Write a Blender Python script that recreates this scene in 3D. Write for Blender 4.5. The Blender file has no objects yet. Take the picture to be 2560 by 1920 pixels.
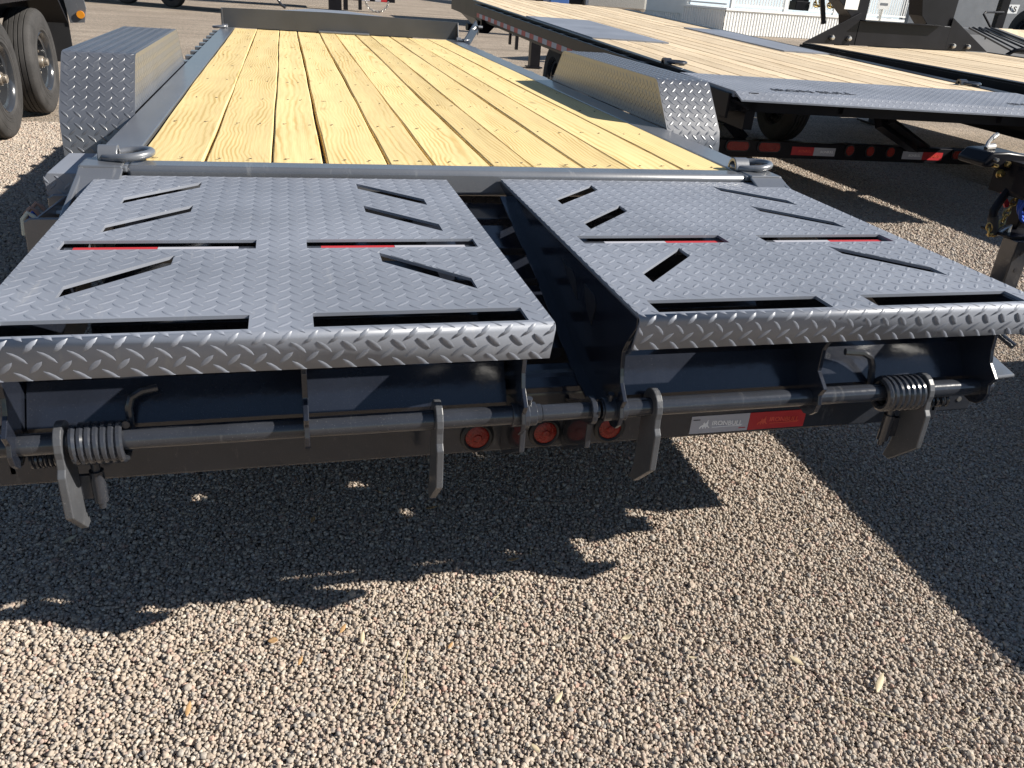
import bpy, bmesh, math, random
import numpy as np
from mathutils import Vector, Matrix

random.seed(7)
SC = bpy.context.scene
COL = SC.collection

# ------------------------------------------------------------------ camera
cd = bpy.data.cameras.new('camera')
cd.sensor_width = 36.0
cd.lens = 28.35
cd.clip_start = 0.05
cd.clip_end = 2000.0
cam = bpy.data.objects.new('camera', cd)
COL.objects.link(cam)
cam.matrix_world = (Matrix.Translation((-0.5007, -2.4771, 1.3645))
                    @ Matrix.Rotation(-0.2815, 4, 'Z') @ Matrix.Rotation(1.1099, 4, 'X') @ Matrix.Rotation(0.0760, 4, 'Z'))
SC.camera = cam

# ------------------------------------------------------------------ sky, sun, exposure
TO_SUN = Vector((0.251, -0.086, 0.179)).normalized()
world = bpy.data.worlds.new('World')
SC.world = world
world.use_nodes = True
wn, wl = world.node_tree.nodes, world.node_tree.links
bg = wn['Background']
sky = wn.new('ShaderNodeTexSky')
sky.sky_type = 'NISHITA'
sky.sun_disc = False
sky.sun_elevation = math.asin(TO_SUN.z)
sky.sun_rotation = math.atan2(TO_SUN.x, TO_SUN.y)
sky.altitude = 400
sky.air_density = 1.0
sky.dust_density = 0.2
sky.ozone_density = 1.2
wl.new(sky.outputs[0], bg.inputs[0])
bg.inputs[1].default_value = 0.056
sd = bpy.data.lights.new('sun', 'SUN')
sd.energy = 5.0
sd.angle = math.radians(0.53)
sd.color = (1.0, 0.94, 0.85)
sun = bpy.data.objects.new('sun', sd)
COL.objects.link(sun)
sun.rotation_euler = (-TO_SUN).to_track_quat('-Z', 'Y').to_euler()
sun.location = (20, -7, 15)
SC.view_settings.view_transform = 'Standard'
SC.view_settings.look = 'None'
SC.view_settings.gamma = 1.0
SC.view_settings.use_curve_mapping = False
SC.view_settings.exposure = 0.75
SC.render.engine = 'CYCLES'
SC.cycles.max_bounces = 6
SC.cycles.use_denoising = True

# ------------------------------------------------------------------ materials
def mat(name, col, rough=0.5, metal=0.0, coat=0.0, bump=0.0, bscale=200.0, var=0.0, vscale=6.0, dust=0.0, spec=0.5, cior=1.5, crough=0.12, scuff=0.0):
    m = bpy.data.materials.new(name)
    m.use_nodes = True
    nt = m.node_tree
    N, L = nt.nodes, nt.links
    b = N['Principled BSDF']
    b.inputs['Base Color'].default_value = (*col, 1)
    b.inputs['Roughness'].default_value = rough
    b.inputs['Metallic'].default_value = metal
    b.inputs['Specular IOR Level'].default_value = spec
    if coat:
        b.inputs['Coat Weight'].default_value = coat
        b.inputs['Coat Roughness'].default_value = crough; b.inputs['Coat IOR'].default_value = cior
    tc = N.new('ShaderNodeTexCoord')
    cur = None
    if var:
        n = N.new('ShaderNodeTexNoise'); n.inputs['Scale'].default_value = vscale; n.inputs['Detail'].default_value = 6
        L.new(tc.outputs['Object'], n.inputs['Vector'])
        r = N.new('ShaderNodeValToRGB')
        r.color_ramp.elements[0].position = 0.3; r.color_ramp.elements[1].position = 0.7
        r.color_ramp.elements[0].color = tuple(c * (1 - var) for c in col) + (1,)
        r.color_ramp.elements[1].color = tuple(min(1, c * (1 + var)) for c in col) + (1,)
        L.new(n.outputs[0], r.inputs[0])
        cur = r.outputs[0]
        rr = N.new('ShaderNodeMapRange')
        rr.inputs['To Min'].default_value = rough * 0.85; rr.inputs['To Max'].default_value = min(1, rough * 1.25)
        L.new(n.outputs[0], rr.inputs[0]); L.new(rr.outputs[0], b.inputs['Roughness'])
    if dust:
        n2 = N.new('ShaderNodeTexNoise'); n2.inputs['Scale'].default_value = 420; n2.inputs['Detail'].default_value = 3
        n3 = N.new('ShaderNodeTexNoise'); n3.inputs['Scale'].default_value = 9; n3.inputs['Detail'].default_value = 4
        L.new(tc.outputs['Object'], n2.inputs['Vector']); L.new(tc.outputs['Object'], n3.inputs['Vector'])
        mr = N.new('ShaderNodeMapRange'); mr.inputs['From Min'].default_value = 0.64; mr.inputs['From Max'].default_value = 0.76
        L.new(n2.outputs[0], mr.inputs[0])
        mm = N.new('ShaderNodeMath'); mm.operation = 'MULTIPLY'
        L.new(mr.outputs[0], mm.inputs[0]); L.new(n3.outputs[0], mm.inputs[1])
        m2 = N.new('ShaderNodeMath'); m2.operation = 'MULTIPLY'; m2.inputs[1].default_value = dust
        L.new(mm.outputs[0], m2.inputs[0])
        mix = N.new('ShaderNodeMix'); mix.data_type = 'RGBA'
        L.new(m2.outputs[0], mix.inputs[0])
        if cur is not None:
            L.new(cur, mix.inputs[6])
        else:
            mix.inputs[6].default_value = (*col, 1)
        mix.inputs[7].default_value = (0.42, 0.40, 0.37, 1)
        cur = mix.outputs[2]
    if scuff:
        mp = N.new('ShaderNodeMapping'); mp.inputs['Scale'].default_value = (38, 5, 12); mp.inputs['Rotation'].default_value = (0, 0, 0.35)
        n4 = N.new('ShaderNodeTexNoise'); n4.inputs['Scale'].default_value = 1.0; n4.inputs['Detail'].default_value = 7; n4.inputs['Roughness'].default_value = 0.7
        L.new(tc.outputs['Object'], mp.inputs[0]); L.new(mp.outputs[0], n4.inputs['Vector'])
        m4 = N.new('ShaderNodeMapRange'); m4.inputs['From Min'].default_value = 0.60; m4.inputs['From Max'].default_value = 0.74; m4.inputs['To Max'].default_value = scuff
        L.new(n4.outputs[0], m4.inputs[0])
        x4 = N.new('ShaderNodeMix'); x4.data_type = 'RGBA'; L.new(m4.outputs[0], x4.inputs[0])
        if cur is not None: L.new(cur, x4.inputs[6])
        else: x4.inputs[6].default_value = (*col, 1)
        x4.inputs[7].default_value = (0.46, 0.45, 0.43, 1)
        cur = x4.outputs[2]
    if cur is not None:
        L.new(cur, b.inputs['Base Color'])
    if bump:
        nb = N.new('ShaderNodeTexNoise'); nb.inputs['Scale'].default_value = bscale; nb.inputs['Detail'].default_value = 2
        L.new(tc.outputs['Object'], nb.inputs['Vector'])
        bp = N.new('ShaderNodeBump'); bp.inputs['Strength'].default_value = bump; bp.inputs['Distance'].default_value = 0.002
        L.new(nb.outputs[0], bp.inputs['Height']); L.new(bp.outputs[0], b.inputs['Normal'])
    return m

def wood_mat(name, light, dark, gray=0.0, rows=None, ring=26.0):
    m = bpy.data.materials.new(name); m.use_nodes = True
    nt = m.node_tree; N, L = nt.nodes, nt.links
    b = N['Principled BSDF']; b.inputs['Roughness'].default_value = 0.72; b.inputs['Specular IOR Level'].default_value = 0.25
    tc = N.new('ShaderNodeTexCoord'); oi = N.new('ShaderNodeObjectInfo')
    # plank local coords; every plank has its own offset from its object random number
    def math_(op, a, bb=None):
        n = N.new('ShaderNodeMath'); n.operation = op
        for i, v in enumerate((a, bb)):
            if v is None: continue
            if isinstance(v, (int, float)): n.inputs[i].default_value = v
            else: L.new(v, n.inputs[i])
        return n.outputs[0]
    sep = N.new('ShaderNodeSeparateXYZ'); L.new(tc.outputs['Object'], sep.inputs[0])
    r = oi.outputs['Random']
    off = math_('MULTIPLY', r, 37.0)
    xo = math_('SUBTRACT', math_('MULTIPLY', math_('FRACT', math_('MULTIPLY', r, 91.7)), 0.30), 0.15)
    wig = N.new('ShaderNodeTexNoise'); wig.inputs['Scale'].default_value = 1.0; wig.inputs['Detail'].default_value = 3
    cv = N.new('ShaderNodeCombineXYZ')
    L.new(math_('MULTIPLY', sep.outputs[0], 3.5), cv.inputs[0]); L.new(math_('ADD', math_('MULTIPLY', sep.outputs[1], 1.4), off), cv.inputs[1]); L.new(off, cv.inputs[2])
    L.new(cv.outputs[0], wig.inputs['Vector'])
    yy = math_('SUBTRACT', math_('MULTIPLY', math_('ADD', sep.outputs[1], math_('SUBTRACT', math_('MULTIPLY', math_('FRACT', math_('MULTIPLY', r, 53.3)), 5.0), 2.5)), math_('ADD', math_('MULTIPLY', math_('FRACT', math_('MULTIPLY', r, 29.3)), 0.035), 0.012)), 0.0)
    cv2 = N.new('ShaderNodeCombineXYZ')
    L.new(math_('ADD', math_('ADD', sep.outputs[0], xo), math_('MULTIPLY', math_('SUBTRACT', wig.outputs[0], 0.5), 0.13)), cv2.inputs[0])
    L.new(math_('ADD', yy, math_('MULTIPLY', math_('SUBTRACT', wig.outputs[0], 0.5), 0.06)), cv2.inputs[1])
    w = N.new('ShaderNodeTexWave'); w.wave_type = 'RINGS'; w.rings_direction = 'SPHERICAL'
    L.new(math_('ADD', math_('MULTIPLY', math_('FRACT', math_('MULTIPLY', r, 71.1)), ring * 0.9), ring * 0.42), w.inputs['Scale']); w.inputs['Distortion'].default_value = 1.6; w.inputs['Detail'].default_value = 3; w.inputs['Detail Scale'].default_value = 1.5
    L.new(cv2.outputs[0], w.inputs['Vector'])
    rp = N.new('ShaderNodeValToRGB'); e = rp.color_ramp.elements
    e[0].position = 0.0; e[0].color = (*light, 1); e[1].position = 1.0; e[1].color = (*dark, 1)
    k = e.new(0.55); k.color = (*[a * 0.72 + bb * 0.28 for a, bb in zip(light, dark)], 1)
    msk = N.new('ShaderNodeTexNoise'); msk.inputs['Scale'].default_value = 1.0; msk.inputs['Detail'].default_value = 3
    cv6 = N.new('ShaderNodeCombineXYZ')
    L.new(math_('MULTIPLY', sep.outputs[0], 14.0), cv6.inputs[0]); L.new(math_('MULTIPLY', sep.outputs[1], 1.6), cv6.inputs[1]); L.new(math_('ADD', off, 11.0), cv6.inputs[2])
    L.new(cv6.outputs[0], msk.inputs['Vector'])
    mk_ = N.new('ShaderNodeMapRange'); mk_.inputs['From Min'].default_value = 0.32; mk_.inputs['From Max'].default_value = 0.68; mk_.inputs['To Min'].default_value = 0.22; mk_.inputs['To Max'].default_value = 1.15
    L.new(msk.outputs[0], mk_.inputs[0])
    L.new(math_('MULTIPLY', w.outputs[0], mk_.outputs[0]), rp.inputs[0])
    # fine fibre
    fb = N.new('ShaderNodeTexNoise'); fb.inputs['Scale'].default_value = 1.0; fb.inputs['Detail'].default_value = 5
    cv3 = N.new('ShaderNodeCombineXYZ')
    L.new(math_('MULTIPLY', sep.outputs[0], 260.0), cv3.inputs[0]); L.new(math_('MULTIPLY', sep.outputs[1], 6.0), cv3.inputs[1]); L.new(off, cv3.inputs[2])
    L.new(cv3.outputs[0], fb.inputs['Vector'])
    big = N.new('ShaderNodeTexNoise'); big.inputs['Scale'].default_value = 1.0; big.inputs['Detail'].default_value = 4
    cv4 = N.new('ShaderNodeCombineXYZ')
    L.new(math_('MULTIPLY', sep.outputs[0], 9.0), cv4.inputs[0]); L.new(math_('MULTIPLY', sep.outputs[1], 2.2), cv4.inputs[1]); L.new(math_('ADD', off, 5.0), cv4.inputs[2])
    L.new(cv4.outputs[0], big.inputs['Vector'])
    tone = math_('ADD', math_('ADD', math_('MULTIPLY', fb.outputs[0], 0.26), math_('MULTIPLY', big.outputs[0], 0.34)), math_('ADD', math_('MULTIPLY', math_('FRACT', math_('MULTIPLY', r, 17.9)), 0.26), 0.55))
    if rows:
        ph = math_('ABSOLUTE', math_('SUBTRACT', math_('FRACT', math_('ADD', math_('DIVIDE', math_('SUBTRACT', sep.outputs[1], rows[0]), rows[1]), 0.5)), 0.5))
        line = math_('LESS_THAN', ph, 0.0035)
        tone = math_('ADD', tone, math_('MULTIPLY', line, 0.14))
    # knots and short brown checks
    kv = N.new('ShaderNodeTexVoronoi'); kv.inputs['Scale'].default_value = 1.0; kv.voronoi_dimensions = '3D'
    cv5 = N.new('ShaderNodeCombineXYZ')
    L.new(math_('ADD', math_('MULTIPLY', sep.outputs[0], 5.0), math_('MULTIPLY', wig.outputs[0], 0.12)), cv5.inputs[0]); L.new(math_('ADD', math_('MULTIPLY', sep.outputs[1], 1.9), off), cv5.inputs[1]); L.new(off, cv5.inputs[2])
    L.new(cv5.outputs[0], kv.inputs['Vector'])
    kn = N.new('ShaderNodeMapRange'); kn.inputs['From Min'].default_value = 0.035; kn.inputs['From Max'].default_value = 0.11; kn.inputs['To Min'].default_value = 0.62; kn.inputs['To Max'].default_value = 1.0
    L.new(kv.outputs['Distance'], kn.inputs[0])
    tone = math_('MULTIPLY', tone, kn.outputs[0])
    hsv = N.new('ShaderNodeHueSaturation'); L.new(rp.outputs[0], hsv.inputs['Color']); L.new(tone, hsv.inputs['Value'])
    hsv.inputs['Saturation'].default_value = 1.0 - gray
    L.new(hsv.outputs[0], b.inputs['Base Color'])
    bp = N.new('ShaderNodeBump'); bp.inputs['Strength'].default_value = 0.25; bp.inputs['Distance'].default_value = 0.002
    L.new(fb.outputs[0], bp.inputs['Height']); L.new(bp.outputs[0], b.inputs['Normal'])
    return m

def pebble_mat():
    m = bpy.data.materials.new('pebble'); m.use_nodes = True
    N, L = m.node_tree.nodes, m.node_tree.links
    b = N['Principled BSDF']; b.inputs['Roughness'].default_value = 0.8; b.inputs['Specular IOR Level'].default_value = 0.3
    oi = N.new('ShaderNodeObjectInfo'); rp = N.new('ShaderNodeValToRGB'); e = rp.color_ramp.elements
    cols = [(0.0, (0.316, 0.260, 0.207)), (0.16, (0.441, 0.362, 0.292)), (0.34, (0.393, 0.339, 0.282)), (0.50, (0.499, 0.424, 0.348)), (0.66, (0.355, 0.321, 0.282)),
            (0.76, (0.460, 0.353, 0.282)), (0.86, (0.547, 0.490, 0.414)), (0.94, (0.278, 0.260, 0.245)), (1.0, (0.460, 0.312, 0.245))]
    e[0].position, e[0].color = cols[0][0], (*cols[0][1], 1)
    e[1].position, e[1].color = cols[-1][0], (*cols[-1][1], 1)
    for p, c in cols[1:-1]:
        x = e.new(p); x.color = (*c, 1)
    L.new(oi.outputs['Random'], rp.inputs[0])
    tc = N.new('ShaderNodeTexCoord'); n = N.new('ShaderNodeTexNoise'); n.inputs['Scale'].default_value = 340; n.inputs['Detail'].default_value = 4
    L.new(tc.outputs['Object'], n.inputs['Vector'])
    mr = N.new('ShaderNodeMapRange'); mr.inputs['From Min'].default_value = 0.3; mr.inputs['From Max'].default_value = 0.7
    mr.inputs['To Min'].default_value = 0.78; mr.inputs['To Max'].default_value = 1.18
    L.new(n.outputs[0], mr.inputs[0])
    h = N.new('ShaderNodeHueSaturation'); L.new(rp.outputs[0], h.inputs['Color']); L.new(mr.outputs[0], h.inputs['Value'])
    L.new(h.outputs[0], b.inputs['Base Color'])
    return m

def ground_mat():
    m = bpy.data.materials.new('gravel_ground'); m.use_nodes = True
    N, L = m.node_tree.nodes, m.node_tree.links
    b = N['Principled BSDF']; b.inputs['Roughness'].default_value = 0.9; b.inputs['Specular IOR Level'].default_value = 0.2
    tc = N.new('ShaderNodeTexCoord')
    v = N.new('ShaderNodeTexVoronoi'); v.inputs['Scale'].default_value = 62; v.inputs['Randomness'].default_value = 1.0
    L.new(tc.outputs['Object'], v.inputs['Vector'])
    sp = N.new('ShaderNodeSeparateColor'); L.new(v.outputs['Color'], sp.inputs[0])
    rp = N.new('ShaderNodeValToRGB'); e = rp.color_ramp.elements
    e[0].position = 0; e[0].color = (0.28, 0.23, 0.18, 1); e[1].position = 1; e[1].color = (0.55, 0.46, 0.37, 1)
    for p, c in ((0.3, (0.44, 0.37, 0.29)), (0.5, (0.36, 0.32, 0.27)), (0.75, (0.50, 0.39, 0.30))):
        x = e.new(p); x.color = (*c, 1)
    L.new(sp.outputs[0], rp.inputs[0])
    dr = N.new('ShaderNodeMapRange'); dr.inputs['From Min'].default_value = 0.25; dr.inputs['From Max'].default_value = 0.75
    dr.inputs['To Min'].default_value = 1.06; dr.inputs['To Max'].default_value = 0.46
    L.new(v.outputs['Distance'], dr.inputs[0])
    n = N.new('ShaderNodeTexNoise'); n.inputs['Scale'].default_value = 0.7; n.inputs['Detail'].default_value = 8
    L.new(tc.outputs['Object'], n.inputs['Vector'])
    nr = N.new('ShaderNodeMapRange'); nr.inputs['From Min'].default_value = 0.3; nr.inputs['From Max'].default_value = 0.7
    nr.inputs['To Min'].default_value = 0.86; nr.inputs['To Max'].default_value = 1.1
    L.new(n.outputs[0], nr.inputs[0])
    # wheel tracks running across the lot
    w = N.new('ShaderNodeTexNoise'); w.inputs['Scale'].default_value = 1.0; w.inputs['Detail'].default_value = 3
    mp = N.new('ShaderNodeMapping'); mp.inputs['Scale'].default_value = (0.05, 1.3, 1); mp.inputs['Rotation'].default_value = (0, 0, -0.12)
    L.new(tc.outputs['Object'], mp.inputs[0]); L.new(mp.outputs[0], w.inputs['Vector'])
    wr = N.new('ShaderNodeMapRange'); wr.inputs['From Min'].default_value = 0.35; wr.inputs['From Max'].default_value = 0.65
    wr.inputs['To Min'].default_value = 0.82; wr.inputs['To Max'].default_value = 1.08
    L.new(w.outputs[0], wr.inputs[0])
    m1 = N.new('ShaderNodeMath'); m1.operation = 'MULTIPLY'; L.new(dr.outputs[0], m1.inputs[0]); L.new(nr.outputs[0], m1.inputs[1])
    m2 = N.new('ShaderNodeMath'); m2.operation = 'MULTIPLY'; L.new(m1.outputs[0], m2.inputs[0]); L.new(wr.outputs[0], m2.inputs[1])
    h = N.new('ShaderNodeHueSaturation'); L.new(rp.outputs[0], h.inputs['Color']); L.new(m2.outputs[0], h.inputs['Value'])
    L.new(h.outputs[0], b.inputs['Base Color'])
    bp = N.new('ShaderNodeBump'); bp.invert = True; bp.inputs['Strength'].default_value = 0.9; bp.inputs['Distance'].default_value = 0.008
    L.new(v.outputs['Distance'], bp.inputs['Height']); L.new(bp.outputs[0], b.inputs['Normal'])
    return m

M = {}
M['paint'] = mat('charcoal_paint', (0.115, 0.122, 0.137), 0.36, coat=0.8, cior=1.75, crough=0.25, bump=0.10, bscale=90, var=0.10, vscale=5, dust=0.55, spec=0.7, scuff=0.3)
M['plate'] = mat('sheen_toned_tread_plate', (0.205, 0.222, 0.262), 0.52, coat=0.5, cior=1.85, crough=0.46, bump=0.04, bscale=120, var=0.15, vscale=3.0, dust=0.7, spec=0.5, scuff=0.30)  # same paint as the fenders; sky sheen on top put into lighter base colour
M['fender'] = mat('shade_toned_fender_plate', (0.082, 0.088, 0.104), 0.40, coat=0.8, cior=1.85, crough=0.34, bump=0.04, bscale=120, var=0.10, vscale=7, dust=0.45, spec=0.7, scuff=0.2)  # same paint as the ramps; dimmer near faces put into darker base colour
M['leg'] = mat('shade_toned_leg_paint', (0.072, 0.075, 0.082), 0.4, coat=0.3, bump=0.15, bscale=80, var=0.18, vscale=14, dust=0.7, scuff=0.25)  # trailer paint darkened so the shade on the leg edges sits in the colour
M['headboard'] = mat('shade_toned_headboard', (0.050, 0.052, 0.058), 0.34, coat=0.2, bump=0.05, bscale=60, var=0.12, vscale=4, dust=0.4)  # darker copy of trailer paint; duller light on this face put into colour
M['deckgrey'] = mat('ribbed_grey_steel', (0.13, 0.135, 0.145), 0.7, var=0.12, vscale=4, dust=0.3, spec=0.2)
M['gloss'] = mat('charcoal_gloss_steel', (0.030, 0.033, 0.041), 0.16, coat=0.4, bump=0.22, bscale=55, var=0.15, vscale=12, dust=0.45, scuff=0.12)
M['inner'] = mat('shade_toned_inner_steel', (0.015, 0.018, 0.027), 0.16, coat=0.5, bump=0.30, bscale=45, var=0.10, vscale=12, dust=0.12)  # steel under deck and ramps, its shade put into a darker base colour
M['deckwood'] = wood_mat('yellow_pine', (0.745, 0.58, 0.285), (0.56, 0.395, 0.155), rows=(-2.16, 0.61), ring=24)
M['paleplank'] = wood_mat('pale_pine', (0.68, 0.55, 0.38), (0.45, 0.33, 0.19), gray=0.05, ring=20)
M['black'] = mat('black_paint', (0.010, 0.010, 0.013), 0.30, bump=0.06, bscale=30, var=0.2, vscale=4, dust=0.03, spec=0.18)
M['blackdull'] = mat('black_plastic', (0.018, 0.018, 0.020), 0.55, var=0.15)
M['plate2'] = mat('grey_tread_plate', (0.21, 0.22, 0.24), 0.36, metal=0.25, bump=0.9, bscale=75, var=0.06)
M['rubber'] = mat('tyre_rubber', (0.045, 0.043, 0.042), 0.72, bump=0.25, bscale=160, var=0.30, vscale=7, dust=0.5, spec=0.35)
M['rim'] = mat('gloss_black_rim', (0.03, 0.032, 0.036), 0.16, coat=0.8, var=0.1)
M['zinc'] = mat('zinc_plated', (0.55, 0.53, 0.50), 0.32, metal=0.85, var=0.15, vscale=30)
M['gold'] = mat('yellow_zinc', (0.50, 0.38, 0.16), 0.34, metal=0.9, var=0.25, vscale=60)
M['hubmetal'] = mat('brushed_hub', (0.40, 0.35, 0.29), 0.38, metal=0.75, var=0.25, vscale=40)
M['red'] = mat('red_lens', (0.24, 0.016, 0.010), 0.20, bump=0.8, bscale=260, var=0.35, vscale=190)
M['tapered'] = mat('red_reflective_tape', (0.48, 0.03, 0.035), 0.38, var=0.06)
M['tapeink'] = mat('red_tape_print', (0.72, 0.10, 0.06), 0.4, var=0.05)
M['tapewhite'] = mat('silver_reflective_tape', (0.44, 0.44, 0.48), 0.42, var=0.04)
M['tapeprint'] = mat('white_tape_print', (0.93, 0.93, 0.93), 0.4, var=0.03)
M['amber'] = mat('amber_lens', (0.75, 0.28, 0.02), 0.25, bump=0.5, bscale=200, var=0.1)
M['screw'] = mat('dark_screw', (0.10, 0.07, 0.05), 0.6, var=0.2)
M['wire_white'] = mat('pale_wire', (0.72, 0.69, 0.55), 0.5, var=0.06)
M['wire_brown'] = mat('brown_wire', (0.35, 0.22, 0.17), 0.5, var=0.06)
M['wire_blue'] = mat('blue_hose', (0.02, 0.09, 0.50), 0.38, var=0.08)
M['white'] = mat('white_vinyl', (0.80, 0.80, 0.78), 0.5, var=0.04, vscale=2)
M['bluegrey'] = mat('blue_grey_siding', (0.42, 0.50, 0.56), 0.6, var=0.06, vscale=2)
M['glass'] = mat('dark_glass', (0.02, 0.03, 0.04), 0.06, coat=0.5, var=0.1)
M['navy'] = mat('blue_paint', (0.05, 0.12, 0.34), 0.35, coat=0.3, var=0.1)
M['print'] = mat('black_print', (0.02, 0.02, 0.025), 0.5, var=0.05)
M['leaf_tan'] = mat('dry_leaf_tan', (0.46, 0.28, 0.13), 0.7, var=0.25, vscale=90)
M['leaf_pale'] = mat('dry_leaf_pale', (0.58, 0.49, 0.33), 0.7, var=0.2, vscale=90)
M['straw'] = mat('dry_straw', (0.55, 0.46, 0.28), 0.75, var=0.2, vscale=90)
M['grit'] = mat('dark_grit', (0.12, 0.10, 0.085), 0.95, var=0.3, vscale=60, bump=0.5, bscale=120)
M['pebble'] = pebble_mat()
M['ground'] = ground_mat()

# ------------------------------------------------------------------ mesh helpers
class MB:
    def __init__(s): s.v = []; s.f = []
    def add(s, vs, fs):
        o = len(s.v); s.v += [tuple(p) for p in vs]; s.f += [tuple(i + o for i in f) for f in fs]; return s
    def box(s, x0, x1, y0, y1, z0, z1):
        return s.add([(x0, y0, z0), (x1, y0, z0), (x1, y1, z0), (x0, y1, z0), (x0, y0, z1), (x1, y0, z1), (x1, y1, z1), (x0, y1, z1)],
                     [(0, 3, 2, 1), (4, 5, 6, 7), (0, 1, 5, 4), (1, 2, 6, 5), (2, 3, 7, 6), (3, 0, 4, 7)])
    def prism(s, poly, axis, a, b):
        """poly: 2-D outline; axis 'x': (y,z), 'y': (x,z), 'z': (x,y); extruded from a to b"""
        def P(p, t): return (t, p[0], p[1]) if axis == 'x' else (p[0], t, p[1]) if axis == 'y' else (p[0], p[1], t)
        n = len(poly)
        fs = [tuple(range(n))[::-1], tuple(range(n, 2 * n))] + [(i, (i + 1) % n, n + (i + 1) % n, n + i) for i in range(n)]
        return s.add([P(p, a) for p in poly] + [P(p, b) for p in poly], fs)
    def bar(s, p, q, w, h, up=(0, 0, 1)):
        p, q = Vector(p), Vector(q); d = (q - p).normalized(); u = Vector(up)
        r = d.cross(u)
        if r.length < 1e-4: r = d.cross(Vector((1, 0, 0)))
        r.normalize(); u = r.cross(d).normalized()
        c = [(-w / 2, -h / 2), (w / 2, -h / 2), (w / 2, h / 2), (-w / 2, h / 2)]
        vs = [p + r * a + u * b for a, b in c] + [q + r * a + u * b for a, b in c]
        return s.add(vs, [(3, 2, 1, 0), (4, 5, 6, 7), (0, 1, 5, 4), (1, 2, 6, 5), (2, 3, 7, 6), (3, 0, 4, 7)])
    def tube(s, pts, r, seg=10, closed=False, cap=True):
        pts = [Vector(p) for p in pts]; n = len(pts); rings = []
        prev = None
        for i, p in enumerate(pts):
            if closed: d = pts[(i + 1) % n] - pts[i - 1]
            else: d = pts[min(i + 1, n - 1)] - pts[max(i - 1, 0)]
            d.normalize()
            if prev is None:
                a = d.cross(Vector((0, 0, 1)))
                if a.length < 1e-3: a = d.cross(Vector((1, 0, 0)))
            else:
                a = prev - d * prev.dot(d)
            a.normalize(); prev = a; b = d.cross(a)
            rings.append([p + (a * math.cos(2 * math.pi * k / seg) + b * math.sin(2 * math.pi * k / seg)) * r for k in range(seg)])
        vs = [q for rg in rings for q in rg]; fs = []
        for i in range(n if closed else n - 1):
            j = (i + 1) % n
            for k in range(seg):
                k2 = (k + 1) % seg
                fs.append((i * seg + k, i * seg + k2, j * seg + k2, j * seg + k))
        if cap and not closed:
            fs += [tuple(range(seg))[::-1], tuple(range((n - 1) * seg, n * seg))]
        return s.add(vs, fs)
    def lathe(s, prof, axis='x', c=(0, 0, 0), seg=40, closed=True):
        """prof: (t along axis, radius)"""
        n = len(prof); vs = []
        for k in range(seg):
            a = 2 * math.pi * k / seg; ca, sa = math.cos(a), math.sin(a)
            for t, r in prof:
                p = (t, r * ca, r * sa) if axis == 'x' else (r * ca, t, r * sa) if axis == 'y' else (r * ca, r * sa, t)
                vs.append((p[0] + c[0], p[1] + c[1], p[2] + c[2]))
        fs = []
        for k in range(seg):
            k2 = (k + 1) % seg
            for i in range(n if closed else n - 1):
                j = (i + 1) % n
                fs.append((k * n + i, k2 * n + i, k2 * n + j, k * n + j))
        return s.add(vs, fs)
    def disc(s, c, r, t, axis='y', seg=20):
        return s.lathe([(-t / 2, 0.0001), (-t / 2, r), (t / 2, r), (t / 2, 0.0001)], axis, c, seg, closed=False)
    def hexnut(s, c, r, t, axis='y'):
        return s.disc(c, r, t, axis, 6)

ORG = {}
def setp(o, label=None, category=None, group=None, kind=None):
    if label: o['label'] = label
    if category: o['category'] = category
    if group: o['group'] = group
    if kind: o['kind'] = kind
    return o
def thing(name, loc, label, category, group=None):
    o = bpy.data.objects.new(name, None); o.empty_display_size = 0.2
    COL.objects.link(o); o.location = loc; ORG[o.name] = Vector(loc)
    return setp(o, label, category, group)
def link(name, me, m, parent, smooth=False, bevel=0.0, loc=None, kind=None, seg=2):
    o = bpy.data.objects.new(name, me); COL.objects.link(o)
    if m is not None and not me.materials: me.materials.append(m)
    if smooth:
        me.shade_smooth()
        if smooth != 'full': me.set_sharp_from_angle(angle=math.radians(38))
    if parent is not None: o.parent = parent
    if loc is not None: o.location = loc
    if bevel:
        md = o.modifiers.new('bevel', 'BEVEL'); md.width = bevel; md.segments = seg; md.limit_method = 'ANGLE'; md.angle_limit = math.radians(35)
        md.harden_normals = False
    if kind: o['kind'] = kind
    return o
def build(mb, name, m, parent=None, smooth=False, bevel=0.0, loc=None, kind=None, local=False):
    """vertices are world coordinates unless local=True; the mesh is stored relative to its thing's base"""
    root = parent
    while root is not None and root.parent is not None: root = root.parent
    off = Vector((0, 0, 0)) if (local or root is None) else root.location
    me = bpy.data.meshes.new(name)
    me.from_pydata([(p[0] - off[0], p[1] - off[1], p[2] - off[2]) for p in mb.v], [], mb.f)
    me.validate(); me.update()
    bm = bmesh.new(); bm.from_mesh(me); bmesh.ops.recalc_face_normals(bm, faces=bm.faces); bm.to_mesh(me); bm.free()
    o = link(name, me, m, parent, smooth, bevel, loc, kind)
    if root is None: ORG[o.name] = Vector((0, 0, 0))
    return o
def dup(o, parent, loc=None):
    c = o.copy(); COL.objects.link(c); c.parent = parent
    if loc is not None: c.location = loc
    for ch in [x for x in o.children]:
        dup(ch, c)
    return c
def text(s, name, m, parent, loc, size, right, up, thick=0.0004):
    cu = bpy.data.curves.new(name, 'FONT'); cu.body = s; cu.size = size; cu.align_x = 'CENTER'; cu.align_y = 'CENTER'; cu.extrude = thick; cu.offset = size * 0.012
    o = bpy.data.objects.new(name, cu); COL.objects.link(o); cu.materials.append(m)
    root = parent
    while root.parent is not None: root = root.parent
    r = Vector(right).normalized(); u = Vector(up).normalized(); n = r.cross(u)
    mw = Matrix((r, u, n)).transposed().to_4x4(); mw.translation = Vector(loc) - root.location
    o.parent = parent; o.matrix_local = mw
    return o

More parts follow.
